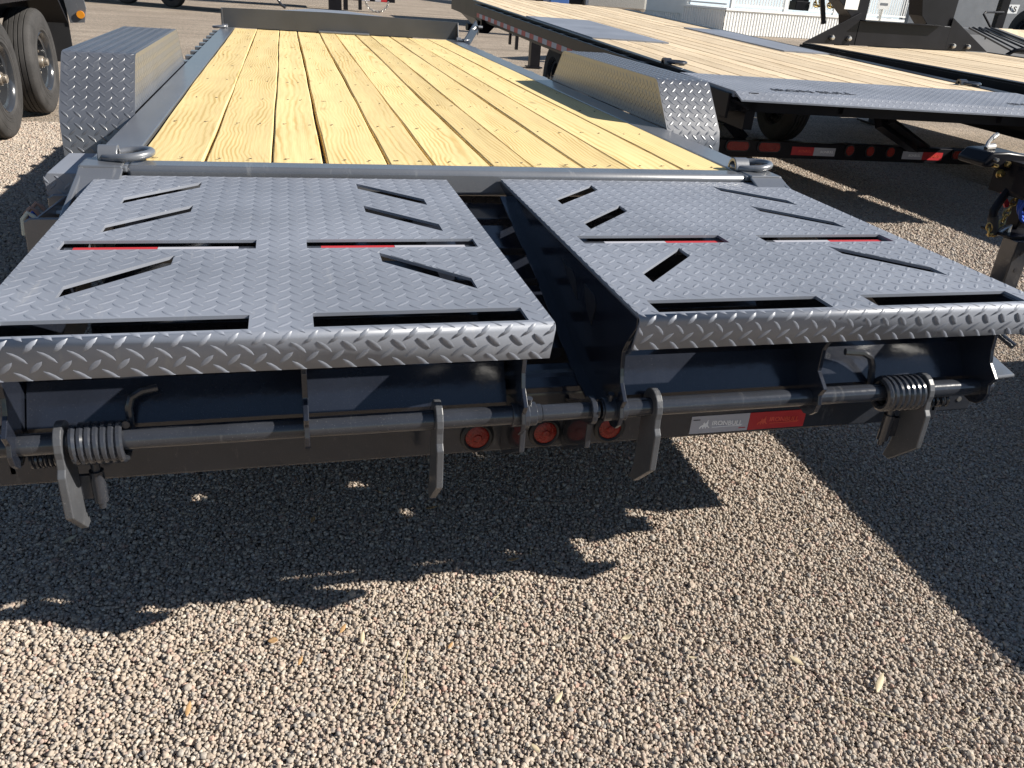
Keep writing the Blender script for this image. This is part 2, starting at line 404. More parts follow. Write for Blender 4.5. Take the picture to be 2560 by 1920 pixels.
# raised lozenges of checker plate: lattice in (a, b) mapped to 3-D by fn(a, b, h)
PITCH, ROW = 0.0415, 0.0205
LOZ = [(-1.0, 0.0), (-0.55, -0.78), (0.0, -1.0), (0.55, -0.78), (1.0, 0.0), (0.55, 0.78), (0.0, 1.0), (-0.55, 0.78)]
def tread(mb, a0, a1, b0, b1, fn, ok=None, L=0.0172, W=0.0047, H=0.0008, pitch=PITCH, row=ROW, oa=0.0, ob=0.0):
    na, nb = int((a1 - a0) / pitch) + 2, int((b1 - b0) / row) + 2
    for j in range(nb):
        for i in range(na):
            ca = a0 + oa + i * pitch + (pitch / 2 if j % 2 else 0); cb = b0 + ob + j * row
            t = math.radians(46) * (1 if j % 2 else -1)
            c, s = math.cos(t), math.sin(t)
            def pos(u, v, k): return (ca + (u * L * c - v * W * s) * k, cb + (u * L * s + v * W * c) * k)
            base = [pos(u, v, 1.0) for u, v in LOZ]
            if not (a0 <= ca <= a1 and b0 <= cb <= b1): continue
            top = [pos(u * 0.92, v * 0.60, 1.0) for u, v in LOZ]
            if ok:
                if not ok(ca, cb): continue
                def pull(p):
                    for k_ in (1.0, 0.75, 0.5, 0.3):
                        q_ = (ca + (p[0] - ca) * k_, cb + (p[1] - cb) * k_)
                        if ok(*q_): return q_
                    return (ca, cb)
                base = [pull(p) for p in base]; top = [pull(p) for p in top]
            base = [(min(max(p[0], a0), a1), min(max(p[1], b0), b1)) for p in base]; top = [(min(max(p[0], a0), a1), min(max(p[1], b0), b1)) for p in top]
            n = 8
            mb.add([fn(p[0], p[1], 0.0) for p in base] + [fn(p[0], p[1], H) for p in top],
                   [(n, n + 1, n + 7), (n + 1, n + 2, n + 6, n + 7), (n + 2, n + 3, n + 5, n + 6), (n + 3, n + 4, n + 5)] + [(k, (k + 1) % n, n + (k + 1) % n, n + k) for k in range(n)])
    return mb

# ------------------------------------------------------------------ ground
g = MB(); R = 900
g.add([(-R, -R, -0.014), (R, -R, -0.014), (R, R, -0.014), (-R, R, -0.014)], [(0, 1, 2, 3)])
setp(build(g, 'ground', M['ground']), kind='structure')

def gravel_field():
    rng = np.random.default_rng(3)
    F = 0.2488, 0.8604
    pts, sc = [], []
    def grid(y0, y1, sp, zlo, zhi, keep, s0):
        ys = np.arange(y0, y1, sp * 0.88)
        for k, y in enumerate(ys):
            # visible wedge of the lot plus a margin on both sides
            xl = -1.35 - 0.36 * (y + 1.3) - 0.45; xr = 1.15 + 0.92 * (y + 1.6) + 0.55
            xl = max(xl, -4.2); xr = min(xr, 5.6)
            xs = np.arange(xl, xr, sp) + (sp / 2 if k % 2 else 0)
            xs = xs + rng.uniform(-0.36, 0.36, len(xs)) * sp
            yy = y + rng.uniform(-0.36, 0.36, len(xs)) * sp
            m = rng.random(len(xs)) < keep
            m &= ~((np.abs(xs + 0.15) < 0.75) & (yy > 0.9))
            n = int(m.sum())
            pts.append(np.c_[xs[m], yy[m], rng.uniform(zlo, zhi, n)])
            sc.append(s0 * rng.lognormal(0, 0.25, n))
    grid(-2.2, 1.0, 0.0077, -0.010, -0.0055, 1.0, 0.93)
    grid(-2.2, 1.0, 0.0092, -0.005, 0.000, 0.62, 0.91)
    grid(1.0, 5.6, 0.0132, -0.010, -0.002, 1.0, 1.55)
    P = np.concatenate(pts); S = np.concatenate(sc)
    me = bpy.data.meshes.new('gravel'); me.vertices.add(len(P)); me.vertices.foreach_set('co', P.astype(np.float32).ravel())
    a = me.attributes.new('size', 'FLOAT', 'POINT'); a.data.foreach_set('value', S.astype(np.float32))
    o = bpy.data.objects.new('gravel', me); COL.objects.link(o); setp(o, kind='stuff', label='loose tan and grey pea gravel covering the lot', category='gravel')
    # pebble shapes
    pc = bpy.data.collections.new('pebble_shapes')
    for k in range(7):
        bm = bmesh.new(); bmesh.ops.create_icosphere(bm, subdivisions=1 if k % 3 else 2, radius=1.0)
        rr = random.Random(k + 5)
        sx, sy, sz = 0.0053 * rr.uniform(0.85, 1.2), 0.0042 * rr.uniform(0.85, 1.15), 0.0036 * rr.uniform(0.85, 1.2)
        for v in bm.verts:
            q = 1 + rr.uniform(-0.22, 0.15)
            v.co = Vector((v.co.x * sx * q, v.co.y * sy * q, v.co.z * sz * q))
        pm = bpy.data.meshes.new('pebble_shape'); bm.to_mesh(pm); bm.free(); pm.materials.append(M['pebble'])
        if k % 2 == 0: pm.shade_smooth()
        pc.objects.link(bpy.data.objects.new('pebble_shape', pm))
    ng = bpy.data.node_groups.new('scatter_gravel', 'GeometryNodeTree')
    ng.interface.new_socket('Geometry', in_out='INPUT', socket_type='NodeSocketGeometry')
    ng.interface.new_socket('Geometry', in_out='OUTPUT', socket_type='NodeSocketGeometry')
    N, L = ng.nodes, ng.links
    gi, go = N.new('NodeGroupInput'), N.new('NodeGroupOutput')
    mp = N.new('GeometryNodeMeshToPoints'); L.new(gi.outputs[0], mp.inputs[0])
    ci = N.new('GeometryNodeCollectionInfo'); ci.inputs['Collection'].default_value = pc; ci.inputs['Separate Children'].default_value = True; ci.inputs['Reset Children'].default_value = True
    ip = N.new('GeometryNodeInstanceOnPoints'); L.new(mp.outputs[0], ip.inputs['Points']); L.new(ci.outputs[0], ip.inputs['Instance'])
    ip.inputs['Pick Instance'].default_value = True
    rv = N.new('FunctionNodeRandomValue'); rv.data_type = 'FLOAT_VECTOR'; rv.inputs[0].default_value = (-0.75, -0.75, 0); rv.inputs[1].default_value = (0.75, 0.75, 6.283)
    L.new(rv.outputs[0], ip.inputs['Rotation'])
    na = N.new('GeometryNodeInputNamedAttribute'); na.data_type = 'FLOAT'; na.inputs[0].default_value = 'size'
    L.new(na.outputs[0], ip.inputs['Scale'])
    L.new(ip.outputs[0], go.inputs[0])
    md = o.modifiers.new('scatter', 'NODES'); md.node_group = ng
gravel_field()

# ------------------------------------------------------------------ main equipment trailer
T = thing('equipment_trailer', (0.0, 2.2, 0.0), 'charcoal equipment trailer with yellow plank deck and two slotted tread plate ramps', 'trailer')
DZ = 0.85

# deck planks, alternating wide and narrow, edges a little wavy
PB = [-0.929, -0.745, -0.558, -0.407, -0.222, -0.085, 0.094, 0.228, 0.401, 0.558, 0.742, 0.922]
for k in range(11):
    rr = random.Random(k * 13 + 1)
    a, b = PB[k] + 0.0024, PB[k + 1] - 0.0024
    if k == 2: b -= 0.004
    if k == 3: a += 0.003
    if k == 4: a += 0.004
    n = 46; p1, p2, p3 = rr.uniform(0, 6), rr.uniform(0, 6), rr.uniform(0, 6)
    mb = MB(); vs = []; fs = []
    for i in range(n + 1):
        y = -0.001 + 5.475 * i / n
        da = 0.0022 * math.sin(y * 1.7 + p1) + 0.0009 * math.sin(y * 7.1 + p2)
        db = 0.0022 * math.sin(y * 1.5 + p2) + 0.0009 * math.sin(y * 6.3 + p3)
        dz = 0.0012 * math.sin(y * 2.1 + p3) + (-0.0015 if k % 2 else 0.0)
        cup = 0.0012
        for x, z in ((a + da, DZ - 0.038), (a + da, DZ - 0.003), (a + da + 0.004, DZ + 0.0005), ((a + b) / 2, DZ - cup), (b + db - 0.004, DZ + 0.0005), (b + db, DZ - 0.003), (b + db, DZ - 0.038)):
            vs.append((x, y, z + dz))
    for i in range(n):
        o = i * 7
        for q in range(7):
            q2 = (q + 1) % 7
            fs.append((o + q, o + q2, o + 7 + q2, o + 7 + q))
    fs += [tuple(range(7))[::-1], tuple(range(n * 7, n * 7 + 7))]
    mb.add(vs, fs)
    build(mb, 'deck_plank', M['deckwood'], T)

# deck screws with the torn fibre beside them
mb = MB()
for r in range(9):
    y0 = 0.04 + 0.61 * r
    for k in range(11):
        w = PB[k + 1] - PB[k]
        for s in (0.27, 0.73):
            x = PB[k] + w * s + random.uniform(-0.016, 0.016); y = y0 + random.uniform(-0.012, 0.012)
            mb.disc((x, y, DZ + 0.0016), 0.0034, 0.0016, 'z', 8)
            for q in range(random.choice((1, 1, 2))):
                an = random.uniform(-2.2, 2.2) - 0.6; ln = random.uniform(0.004, 0.016)
                mb.bar((x, y, DZ + 0.0014), (x + math.cos(an) * ln, y + math.sin(an) * ln * 0.7, DZ + random.uniform(0.0016, 0.004)), 0.0022, 0.001)
build(mb, 'deck_screws', M['screw'], T, kind='stuff')

# side rails, rear rail, headboard
for s in (-1, 1):
    mb = MB(); x0, x1 = (-1.04, -0.934) if s < 0 else (0.927, 1.04)
    mb.box(x0, x1, -0.096, 5.52, 0.835, 0.852); mb.box(*((x0, x0 + 0.012) if s < 0 else (x1 - 0.012, x1)), -0.096, 5.52, 0.66, 0.836)
    mb.box(x0, x1, -0.0, 5.52, 0.66, 0.672)
    build(mb, 'side_rail', M['paint'], T, bevel=0.004)
mb = MB(); mb.box(-0.94, 0.935, -0.094, -0.006, 0.776, 0.853)
build(mb, 'rear_rail', M['paint'], T, smooth=True, bevel=0.014)
for s in (-1, 1):                                   # corner gussets at both ends of the rear rail, sloping down into the beavertail rails
    mb = MB(); x0, x1 = (-1.052, -0.942) if s < 0 else (0.937, 1.052)
    mb.prism([(-0.005, 0.8545), (-0.105, 0.8545), (-0.115, 0.845), (-0.97, 0.650), (-1.0, 0.635), (-1.0, 0.46), (-0.34, 0.49), (-0.1, 0.66), (-0.005, 0.70)], 'x', x1 - 0.014 if s > 0 else x0, x1 if s > 0 else x0 + 0.014)
    mb.box(x0 + 0.003, x1 - 0.003, -0.108, -0.004, 0.8455, 0.8555)
    mb.add([(x0, -0.107, 0.851), (x1, -0.107, 0.851), (x1, -0.24, 0.806), (x0, -0.24, 0.806), (x0, -0.107, 0.843), (x1, -0.107, 0.843), (x1, -0.24, 0.798), (x0, -0.24, 0.798)],
           [(0, 1, 2, 3), (4, 7, 6, 5), (0, 4, 5, 1), (1, 5, 6, 2), (2, 6, 7, 3), (3, 7, 4, 0)])
    build(mb, 'beavertail_rail', M['paint'], T, bevel=0.003)
mb = MB(); mb.prism([(-1.03, 0.8535), (1.03, 0.8535), (1.03, 1.003), (-0.15, 1.018), (-1.03, 1.005)], 'y', 5.488, 5.505)
mb.box(-1.03, -1.018, 5.40, 5.488, 0.8535, 1.0); mb.prism([(5.43, 0.8535), (5.488, 0.8535), (5.488, 1.0)], 'x', 1.018, 1.03)
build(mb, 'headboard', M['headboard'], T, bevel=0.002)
mb = MB(); mb.box(-0.225, 0.215, 5.425, 5.487, 0.852, 0.868)
build(mb, 'tie_down_ledge', M['paint'], T, bevel=0.005)
mb = MB(); mb.add([(-0.75, 5.52, 0.99), (0.62, 5.52, 0.99), (0.10, 6.7, 0.99), (-0.25, 6.7, 0.99), (-0.75, 5.52, 0.60), (0.62, 5.52, 0.60), (0.10, 6.7, 0.60), (-0.25, 6.7, 0.60)],
       [(0, 1, 2, 3), (7, 6, 5, 4), (0, 4, 5, 1), (1, 5, 6, 2), (2, 6, 7, 3), (3, 7, 4, 0)])
build(mb, 'tongue_box', M['plate'], T, bevel=0.006)
mb = MB()
for s in (-1, 1): mb.bar((s * 0.75, 5.5, 0.62), (s * 0.06 - 0.05, 7.5, 0.55), 0.10, 0.16)
build(mb, 'tongue', M['paint'], T)
# crossmembers under the deck
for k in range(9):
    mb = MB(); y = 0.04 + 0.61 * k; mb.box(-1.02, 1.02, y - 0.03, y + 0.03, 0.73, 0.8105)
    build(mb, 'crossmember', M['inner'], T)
for s in (-1, 1):                                   # stake pockets along the outside of the rails
    for k in range(9):
        y = 2.78 + 0.31 * k; mb = MB(); x0, x1 = (-1.10, -1.041) if s < 0 else (1.041, 1.10)
        mb.box(x0, x1, y, y + 0.085, 0.745, 0.835)
        build(mb, 'stake_pocket', M['paint'], T, bevel=0.003)
mb = MB(); mb.bar((1.06, 5.28, 0.83), (1.235, 5.62, 0.985), 0.085, 0.012, (1, 0, 0.5)); mb.bar((1.02, 5.20, 0.80), (1.07, 5.30, 0.84), 0.07, 0.05)
ar = build(mb, 'spare_mount_arm', M['gloss'], T, bevel=0.003)
mb = MB(); mb.hexnut((1.262, 5.60, 0.967), 0.016, 0.04, 'x'); mb.bar((1.24, 5.61, 0.90), (1.25, 5.60, 0.965), 0.01, 0.01)
build(mb, 'bolt', M['zinc'], ar)

# tread plate fenders
FP = [(0.768, 0.70), (0.778, 0.80), (0.795, 0.850), (0.955, 1.018), (0.972, 1.030), (0.995, 1.034), (2.300, 1.034), (2.322, 1.030), (2.340, 1.018), (2.50, 0.850), (2.517, 0.80), (2.527, 0.70)]
cum = [0.0]
for i in range(len(FP) - 1): cum.append(cum[-1] + math.dist(FP[i], FP[i + 1]))
def fprof(s):
    for i in range(len(FP) - 1):
        if s <= cum[i + 1] or i == len(FP) - 2:
            t = (s - cum[i]) / (cum[i + 1] - cum[i]); dy, dz = FP[i + 1][0] - FP[i][0], FP[i + 1][1] - FP[i][1]; l = math.hypot(dy, dz)
            return FP[i][0] + dy * t, FP[i][1] + dz * t, -dz / l, dy / l
for s in (-1, 1):
    xi, xo = s * 1.044, s * 1.292
    mb = MB(); n = len(FP)
    inset = [(y + (0.004 if y < 1.5 else -0.004) * (1 if z < 1.03 else 0.4), z - 0.004) for y, z in FP]
    vs = [(xi, y, z) for y, z in FP] + [(xo, y, z) for y, z in FP] + [(xi, y, z) for y, z in inset] + [(xo, y, z) for y, z in inset]
    fs = []
    for i in range(n - 1):
        fs += [(i, i + 1, n + i + 1, n + i), (2 * n + i, 3 * n + i, 3 * n + i + 1, 2 * n + i + 1), (n + i, n + i + 1, 3 * n + i + 1, 3 * n + i), (i, 2 * n + i, 2 * n + i + 1, i + 1)]
    fs += [(0, n, 3 * n, 2 * n), (n - 1, 3 * n - 1, 4 * n - 1, 2 * n - 1)]
    mb.add(vs, fs)
    inner = [p for p in FP if p[1] >= 0.84]; inner[0] = (0.806, 0.8545); inner[-1] = (2.489, 0.8545)
    inner = [(y + (0.002 if y < 1.5 else -0.002), z - 0.002) for y, z in inner]
    mb.prism(inner, 'x', s * 1.0445, s * 1.0485)
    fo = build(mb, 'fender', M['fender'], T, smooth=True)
    tb = MB()
    def fn(a, b, h, xi=xi, s=s):
        y, z, ny, nz = fprof(a); return (xi + s * b, y + ny * h, z + nz * h)
    tread(tb, 0.0, cum[-1], 0.006, 0.244, fn, H=0.0011)
    def fi(a, b, h, s=s): return (s * 1.0445 - s * h, a, b)
    def okin(a, b):
        lo = 0.806 + (b - 0.8545) * 0.90; hi = 2.489 - (b - 0.8545) * 0.90
        return lo + 0.008 < a < hi - 0.008
    tread(tb, 0.80, 2.50, 0.862, 1.024, fi, okin, H=0.0008)
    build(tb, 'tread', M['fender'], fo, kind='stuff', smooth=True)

# wheels under the fenders
def tyre_profile(R, w, rim):
    h = w / 2; return [(-h * 0.80, rim), (-h * 0.98, rim + 0.02), (-h, R * 0.80), (-h * 0.96, R * 0.90), (-h * 0.86, R * 0.965), (-h * 0.74, R * 0.992),
                       (-h * 0.52, R), (-h * 0.50, R - 0.009), (-h * 0.45, R - 0.009), (-h * 0.43, R), (-h * 0.18, R), (-h * 0.16, R - 0.009), (-h * 0.11, R - 0.009), (-h * 0.09, R),
                       (h * 0.09, R), (h * 0.11, R - 0.009), (h * 0.16, R - 0.009), (h * 0.18, R), (h * 0.43, R), (h * 0.45, R - 0.009), (h * 0.50, R - 0.009), (h * 0.52, R),
                       (h * 0.74, R * 0.992), (h * 0.86, R * 0.965), (h * 0.96, R * 0.90), (h, R * 0.80), (h * 0.98, rim + 0.02), (h * 0.80, rim)]
def wheel(parent, c, R=0.39, w=0.235, side=1, detail=True, hub=True):
    """axle along x; outer face towards side*x; c in world coordinates"""
    loc = Vector(c) - parent.location
    rim = R * 0.555
    mb = MB(); mb.lathe(tyre_profile(R, w, rim), 'x', (0, 0, 0), 56 if detail else 28)
    if detail:
        for k in range(72):                          # shoulder blocks
            a = 2 * math.pi * k / 72
            for q in (-1, 1):
                p = Vector((q * w * 0.435, math.cos(a) * R * 0.955, math.sin(a) * R * 0.955)); 
                mb.bar(p, p + Vector((q * -0.012, math.cos(a) * 0.012, math.sin(a) * 0.012)), 0.006, 0.004, (1, 0, 0))
        for rr_, t in ((0.86, 0.004), (0.72, 0.003), (0.66, 0.003)):
            mb.tube([(side * w * (0.492 if rr_ < 0.84 else 0.478), math.cos(2 * math.pi * k / 48) * R * rr_, math.sin(2 * math.pi * k / 48) * R * rr_) for k in range(48)], t, 5, closed=True)
    ty = build(mb, 'wheel', M['rubber'], parent, smooth=True, loc=loc, local=True)
    s = side; h = w / 2
    mb = MB()
    pr = [(s * h * 0.86, rim * 1.03), (s * h * 0.92, rim * 0.99), (s * h * 0.80, rim * 0.93), (s * h * 0.62, rim * 0.90), (s * h * 0.55, rim * 0.80), (s * h * 0.10, rim * 0.76), (s * h * 0.02, rim * 0.62), (s * h * 0.16, rim * 0.50), (s * h * 0.20, rim * 0.30), (s * h * 0.20, 0.001)]
    back = [(-s * h * 0.5, 0.001), (-s * h * 0.8, rim * 0.95), (-s * h * 0.80, rim * 1.02)]
    mb.lathe(pr + back, 'x', (0, 0, 0), 40, closed=True)
    rm = build(mb, 'rim', M['rim'], ty, smooth=True, local=True)
    if hub:
        mb = MB(); mb.lathe([(s * h * 0.18, 0.052), (s * h * 0.75, 0.048), (s * h * 0.80, 0.044), (s * h * 0.80, 0.034), (s * h * 1.05, 0.032), (s * h * 1.08, 0.028), (s * h * 1.08, 0.0005)], 'x', (0, 0, 0), 20, closed=False)
        for k in range(8):
            a = 2 * math.pi * k / 8 + 0.2; mb.disc((s * h * 0.30, math.cos(a) * rim * 0.40, math.sin(a) * rim * 0.40), 0.011, 0.035, 'x', 6)
        build(mb, 'hub', M['hubmetal'], ty, smooth=True, local=True)
        for k in range(8):
            mb = MB(); a = 2 * math.pi * k / 8 + 0.55
            mb.disc((s * h * 0.055, math.cos(a) * rim * 0.655, math.sin(a) * rim * 0.655), rim * 0.085, 0.012, 'x', 14)
            build(mb, 'vent_hole', M['blackdull'], ty, local=True)
    return ty
w0 = wheel(T, (1.165, 1.22, 0.385), side=1, detail=False)
for x, y, sd_ in ((1.165, 2.06, 1),):
    dup(w0, T, Vector((x, y, 0.385)) - T.location)
w1 = wheel(T, (-1.165, 1.22, 0.385), side=-1, detail=False)
dup(w1, T, Vector((-1.165, 2.06, 0.385)) - T.location)

# beavertail slats that step down behind the deck
def slope(y): return 0.775 + (y + 0.09) * (0.775 - 0.60) / 0.91
SL = [(-0.100, -0.206), (-0.248, -0.382), (-0.422, -0.546), (-0.581, -0.706), (-0.751, -0.854), (-0.914, -0.998)]
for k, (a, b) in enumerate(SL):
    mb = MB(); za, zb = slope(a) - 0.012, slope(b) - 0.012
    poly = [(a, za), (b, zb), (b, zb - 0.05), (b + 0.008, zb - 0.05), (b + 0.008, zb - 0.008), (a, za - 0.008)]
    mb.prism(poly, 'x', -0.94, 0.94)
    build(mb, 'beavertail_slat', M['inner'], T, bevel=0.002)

# rear bumper with three round lamps and reflective tape
mb = MB()
mb.prism([(-1.0, 0.436), (-1.0, 0.575), (-0.955, 0.60), (-0.93, 0.60), (-0.93, 0.436)], 'x', -1.10, 1.06)
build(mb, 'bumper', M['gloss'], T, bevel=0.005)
for x in (-0.144, 0.010, 0.163):
    mb = MB(); mb.lathe([(-1.0005, 0.026), (-1.007, 0.027), (-1.010, 0.031), (-1.006, 0.037), (-1.0005, 0.038)], 'y', (x, 0, 0.478), 28)
    lamp = build(mb, 'lamp', M['blackdull'], T, smooth=True)
    mb = MB(); mb.lathe([(-1.001, 0.0265), (-1.006, 0.026), (-1.009, 0.020), (-1.010, 0.010), (-1.013, 0.008), (-1.014, 0.0004)], 'y', (x, 0, 0.478), 28, closed=False)
    for k in range(22):
        a_ = 2 * math.pi * k / 22 + 0.1
        mb.bar((x + 0.0095 * math.cos(a_), -1.0102, 0.478 + 0.0095 * math.sin(a_)), (x + 0.0240 * math.cos(a_), -1.0075, 0.478 + 0.0240 * math.sin(a_)), 0.0022, 0.0018, (0, 1, 0))
    build(mb, 'lens', M['red'], lamp, smooth=True)
def bull(x, z, y, s, m, parent):                     # charging bull emblem
    pts = [(-1.0, -0.55), (-0.82, -0.20), (-0.55, -0.02), (-0.28, 0.12), (-0.30, 0.42), (-0.05, 0.62), (-0.12, 0.36), (0.08, 0.30), (0.30, 0.42), (0.42, 0.80), (0.62, 1.0), (0.56, 0.66), (0.66, 0.40), (0.58, 0.10),
           (0.72, -0.25), (1.0, -0.52), (0.86, -0.66), (0.50, -0.34), (0.30, -0.40), (0.36, -0.66), (0.14, -0.66), (0.06, -0.36), (-0.18, -0.36), (-0.12, -0.68), (-0.36, -0.64), (-0.44, -0.28), (-0.70, -0.44), (-0.84, -0.72)]
    mb = MB(); mb.prism([(x + a * s, z + b * s) for a, b in pts], 'y', y, y - 0.0005)
    return build(mb, 'emblem', m, parent)
for a, b, m1, m2 in ((0.367, 0.5185, 'tapewhite', 'tapeprint'), (0.5195, 0.671, 'tapered', 'tapeink')):
    mb = MB(); mb.box(a, b, -1.0016, -1.0004, 0.445, 0.4915)
    tp = build(mb, 'reflective_tape', M[m1], T)
    bull(a + 0.036, 0.467, -1.0018, 0.0135, M[m2], tp)
    text('IRONBULL', 'lettering', M[m2], tp, (a + 0.094, -1.0024, 0.4690), 0.0168, (1, 0, 0), (0.06, 0, 1))
    mb = MB(); mb.box(a + 0.056, b - 0.020, -1.0026, -1.0018, 0.4595, 0.4612); build(mb, 'underline', M[m2], tp)
    if m1 == 'tapewhite':
        mb = MB()
        for k in range(7): mb.box(b - 0.024 + 0.0026 * k, b - 0.0222 + 0.0026 * k, -1.0022, -1.0017, 0.4520, 0.4545)
        build(mb, 'fine_print', M['tapered'], tp, kind='stuff')
        mb = MB()
        for k in range(7): mb.box(a + 0.005 + 0.0026 * k, a + 0.0068 + 0.0026 * k, -1.0022, -1.0017, 0.4805, 0.4830)
        build(mb, 'fine_print', M['print'], tp, kind='stuff')
# lugs carrying the hinge pipe
HY, HZ = -1.14, 0.605
for x in (-0.085, 0.055):
    mb = MB(); ring = [(HY + 0.030 * math.cos(t), HZ + 0.030 * math.sin(t)) for t in [math.radians(q) for q in range(20, 261, 20)]]
    mb.prism(ring + [(HY - 0.006, 0.52), (-1.03, 0.445), (-1.001, 0.445), (-1.001, 0.56)], 'x', x - 0.006, x + 0.006)
    build(mb, 'hinge_lug', M['gloss'], T, bevel=0.002)
mb = MB(); mb.box(1.056, 1.27, -0.90, -0.34, 0.395, 0.51)
build(mb, 'side_channel', M['gloss'], T, bevel=0.006)
mb = MB(); mb.disc((1.225, -0.901, 0.432), 0.007, 0.002, 'y', 14); build(mb, 'bolt', M['zinc'], T)
mb = MB(); mb.tube([(-1.03, HY, HZ), (-0.052, HY, HZ)], 0.0195, 28)
build(mb, 'hinge_pipe', M['gloss'], T, smooth=True)
mb = MB(); mb.tube([(-0.050, HY, HZ), (0.070, HY, HZ)], 0.0170, 28)
build(mb, 'hinge_pipe', M['gloss'], T, smooth=True)
mb = MB(); mb.tube([(0.075, HY, HZ), (1.03, HY, HZ)], 0.0195, 28)
build(mb, 'hinge_pipe', M['gloss'], T, smooth=True)
for x0, x1 in ((-0.112, -0.062), (0.078, 0.128)):
    mb = MB(); mb.tube([(x0, HY, HZ), (x1, HY, HZ)], 0.0245, 28); col = build(mb, 'collar', M['gloss'], T, smooth=True, bevel=0.002)
    xm = (x0 + x1) / 2 + (0.008 if x0 < 0 else -0.012)
    mb = MB(); mb.tube([(xm, HY - 0.004, HZ + 0.020), (xm, HY - 0.009, HZ + 0.040)], 0.0065, 12); build(mb, 'set_screw', M['gloss'], col, smooth=True)
def spring(x0, x1, n, R, r, tail, name='spring'):
    mb = MB(); pts = []
    N_ = n * 20
    for i in range(N_ + 1):
        a = 2 * math.pi * i / 20 + math.pi * 0.5; pts.append((x0 + (x1 - x0) * i / N_, HY + R * math.cos(a), HZ + R * math.sin(a) - 0.004))
    mb.tube(pts, r, 8)
    if tail: mb.tube(tail, r, 8)
    return build(mb, name, M['gloss'], T, smooth=True)
spring(-0.889, -0.805, 7, 0.0315, 0.0070, [(-0.803, -1.112, 0.606), (-0.803, -1.108, 0.650), (-0.797, -1.104, 0.668), (-0.780, -1.098, 0.676), (-0.755, -1.09, 0.677)])
spring(0.738, 0.838, 7, 0.0335, 0.0078, [(0.732, -1.112, 0.610), (0.726, -1.108, 0.655), (0.718, -1.104, 0.675), (0.700, -1.098, 0.684), (0.660, -1.09, 0.685)])
for x0, x1 in ((-0.972, -0.925), (0.872, 0.955)):   # small return springs below the pipe
    mb = MB(); mb.tube([(x0 + (x1 - x0) * i / 100, -1.112 + 0.015 * math.cos(i * 0.377), 0.560 + 0.015 * math.sin(i * 0.377)) for i in range(101)], 0.0036, 6)
    build(mb, 'return_spring', M['gloss'], T, smooth=True)
# latch tabs and pins outside the hinge
for s in (-1, 1):
    mb = MB(); q = [(1.065, -1.05), (1.14, -0.997), (1.197, -0.973), (1.157, -1.092), (1.087, -1.098)]
    mb.prism([(s * a if s > 0 else -a + 0.0, b) for a, b in q], 'z', 0.594, 0.604)
    mb.bar((s * 1.02, -1.06, 0.56), (s * 1.12, -1.05, 0.594), 0.05, 0.008)
    lt = build(mb, 'latch_tab', M['paint'], T, bevel=0.004)
    mb = MB(); mb.tube([(s * 1.080, -1.045, 0.604), (s * 1.155, -0.985, 0.655), (s * 1.172, -0.972, 0.664), (s * 1.188, -0.975, 0.662), (s * 1.205, -1.02, 0.643)], 0.0085, 12)
    build(mb, 'latch_pin', M['gloss'], lt, smooth=True)

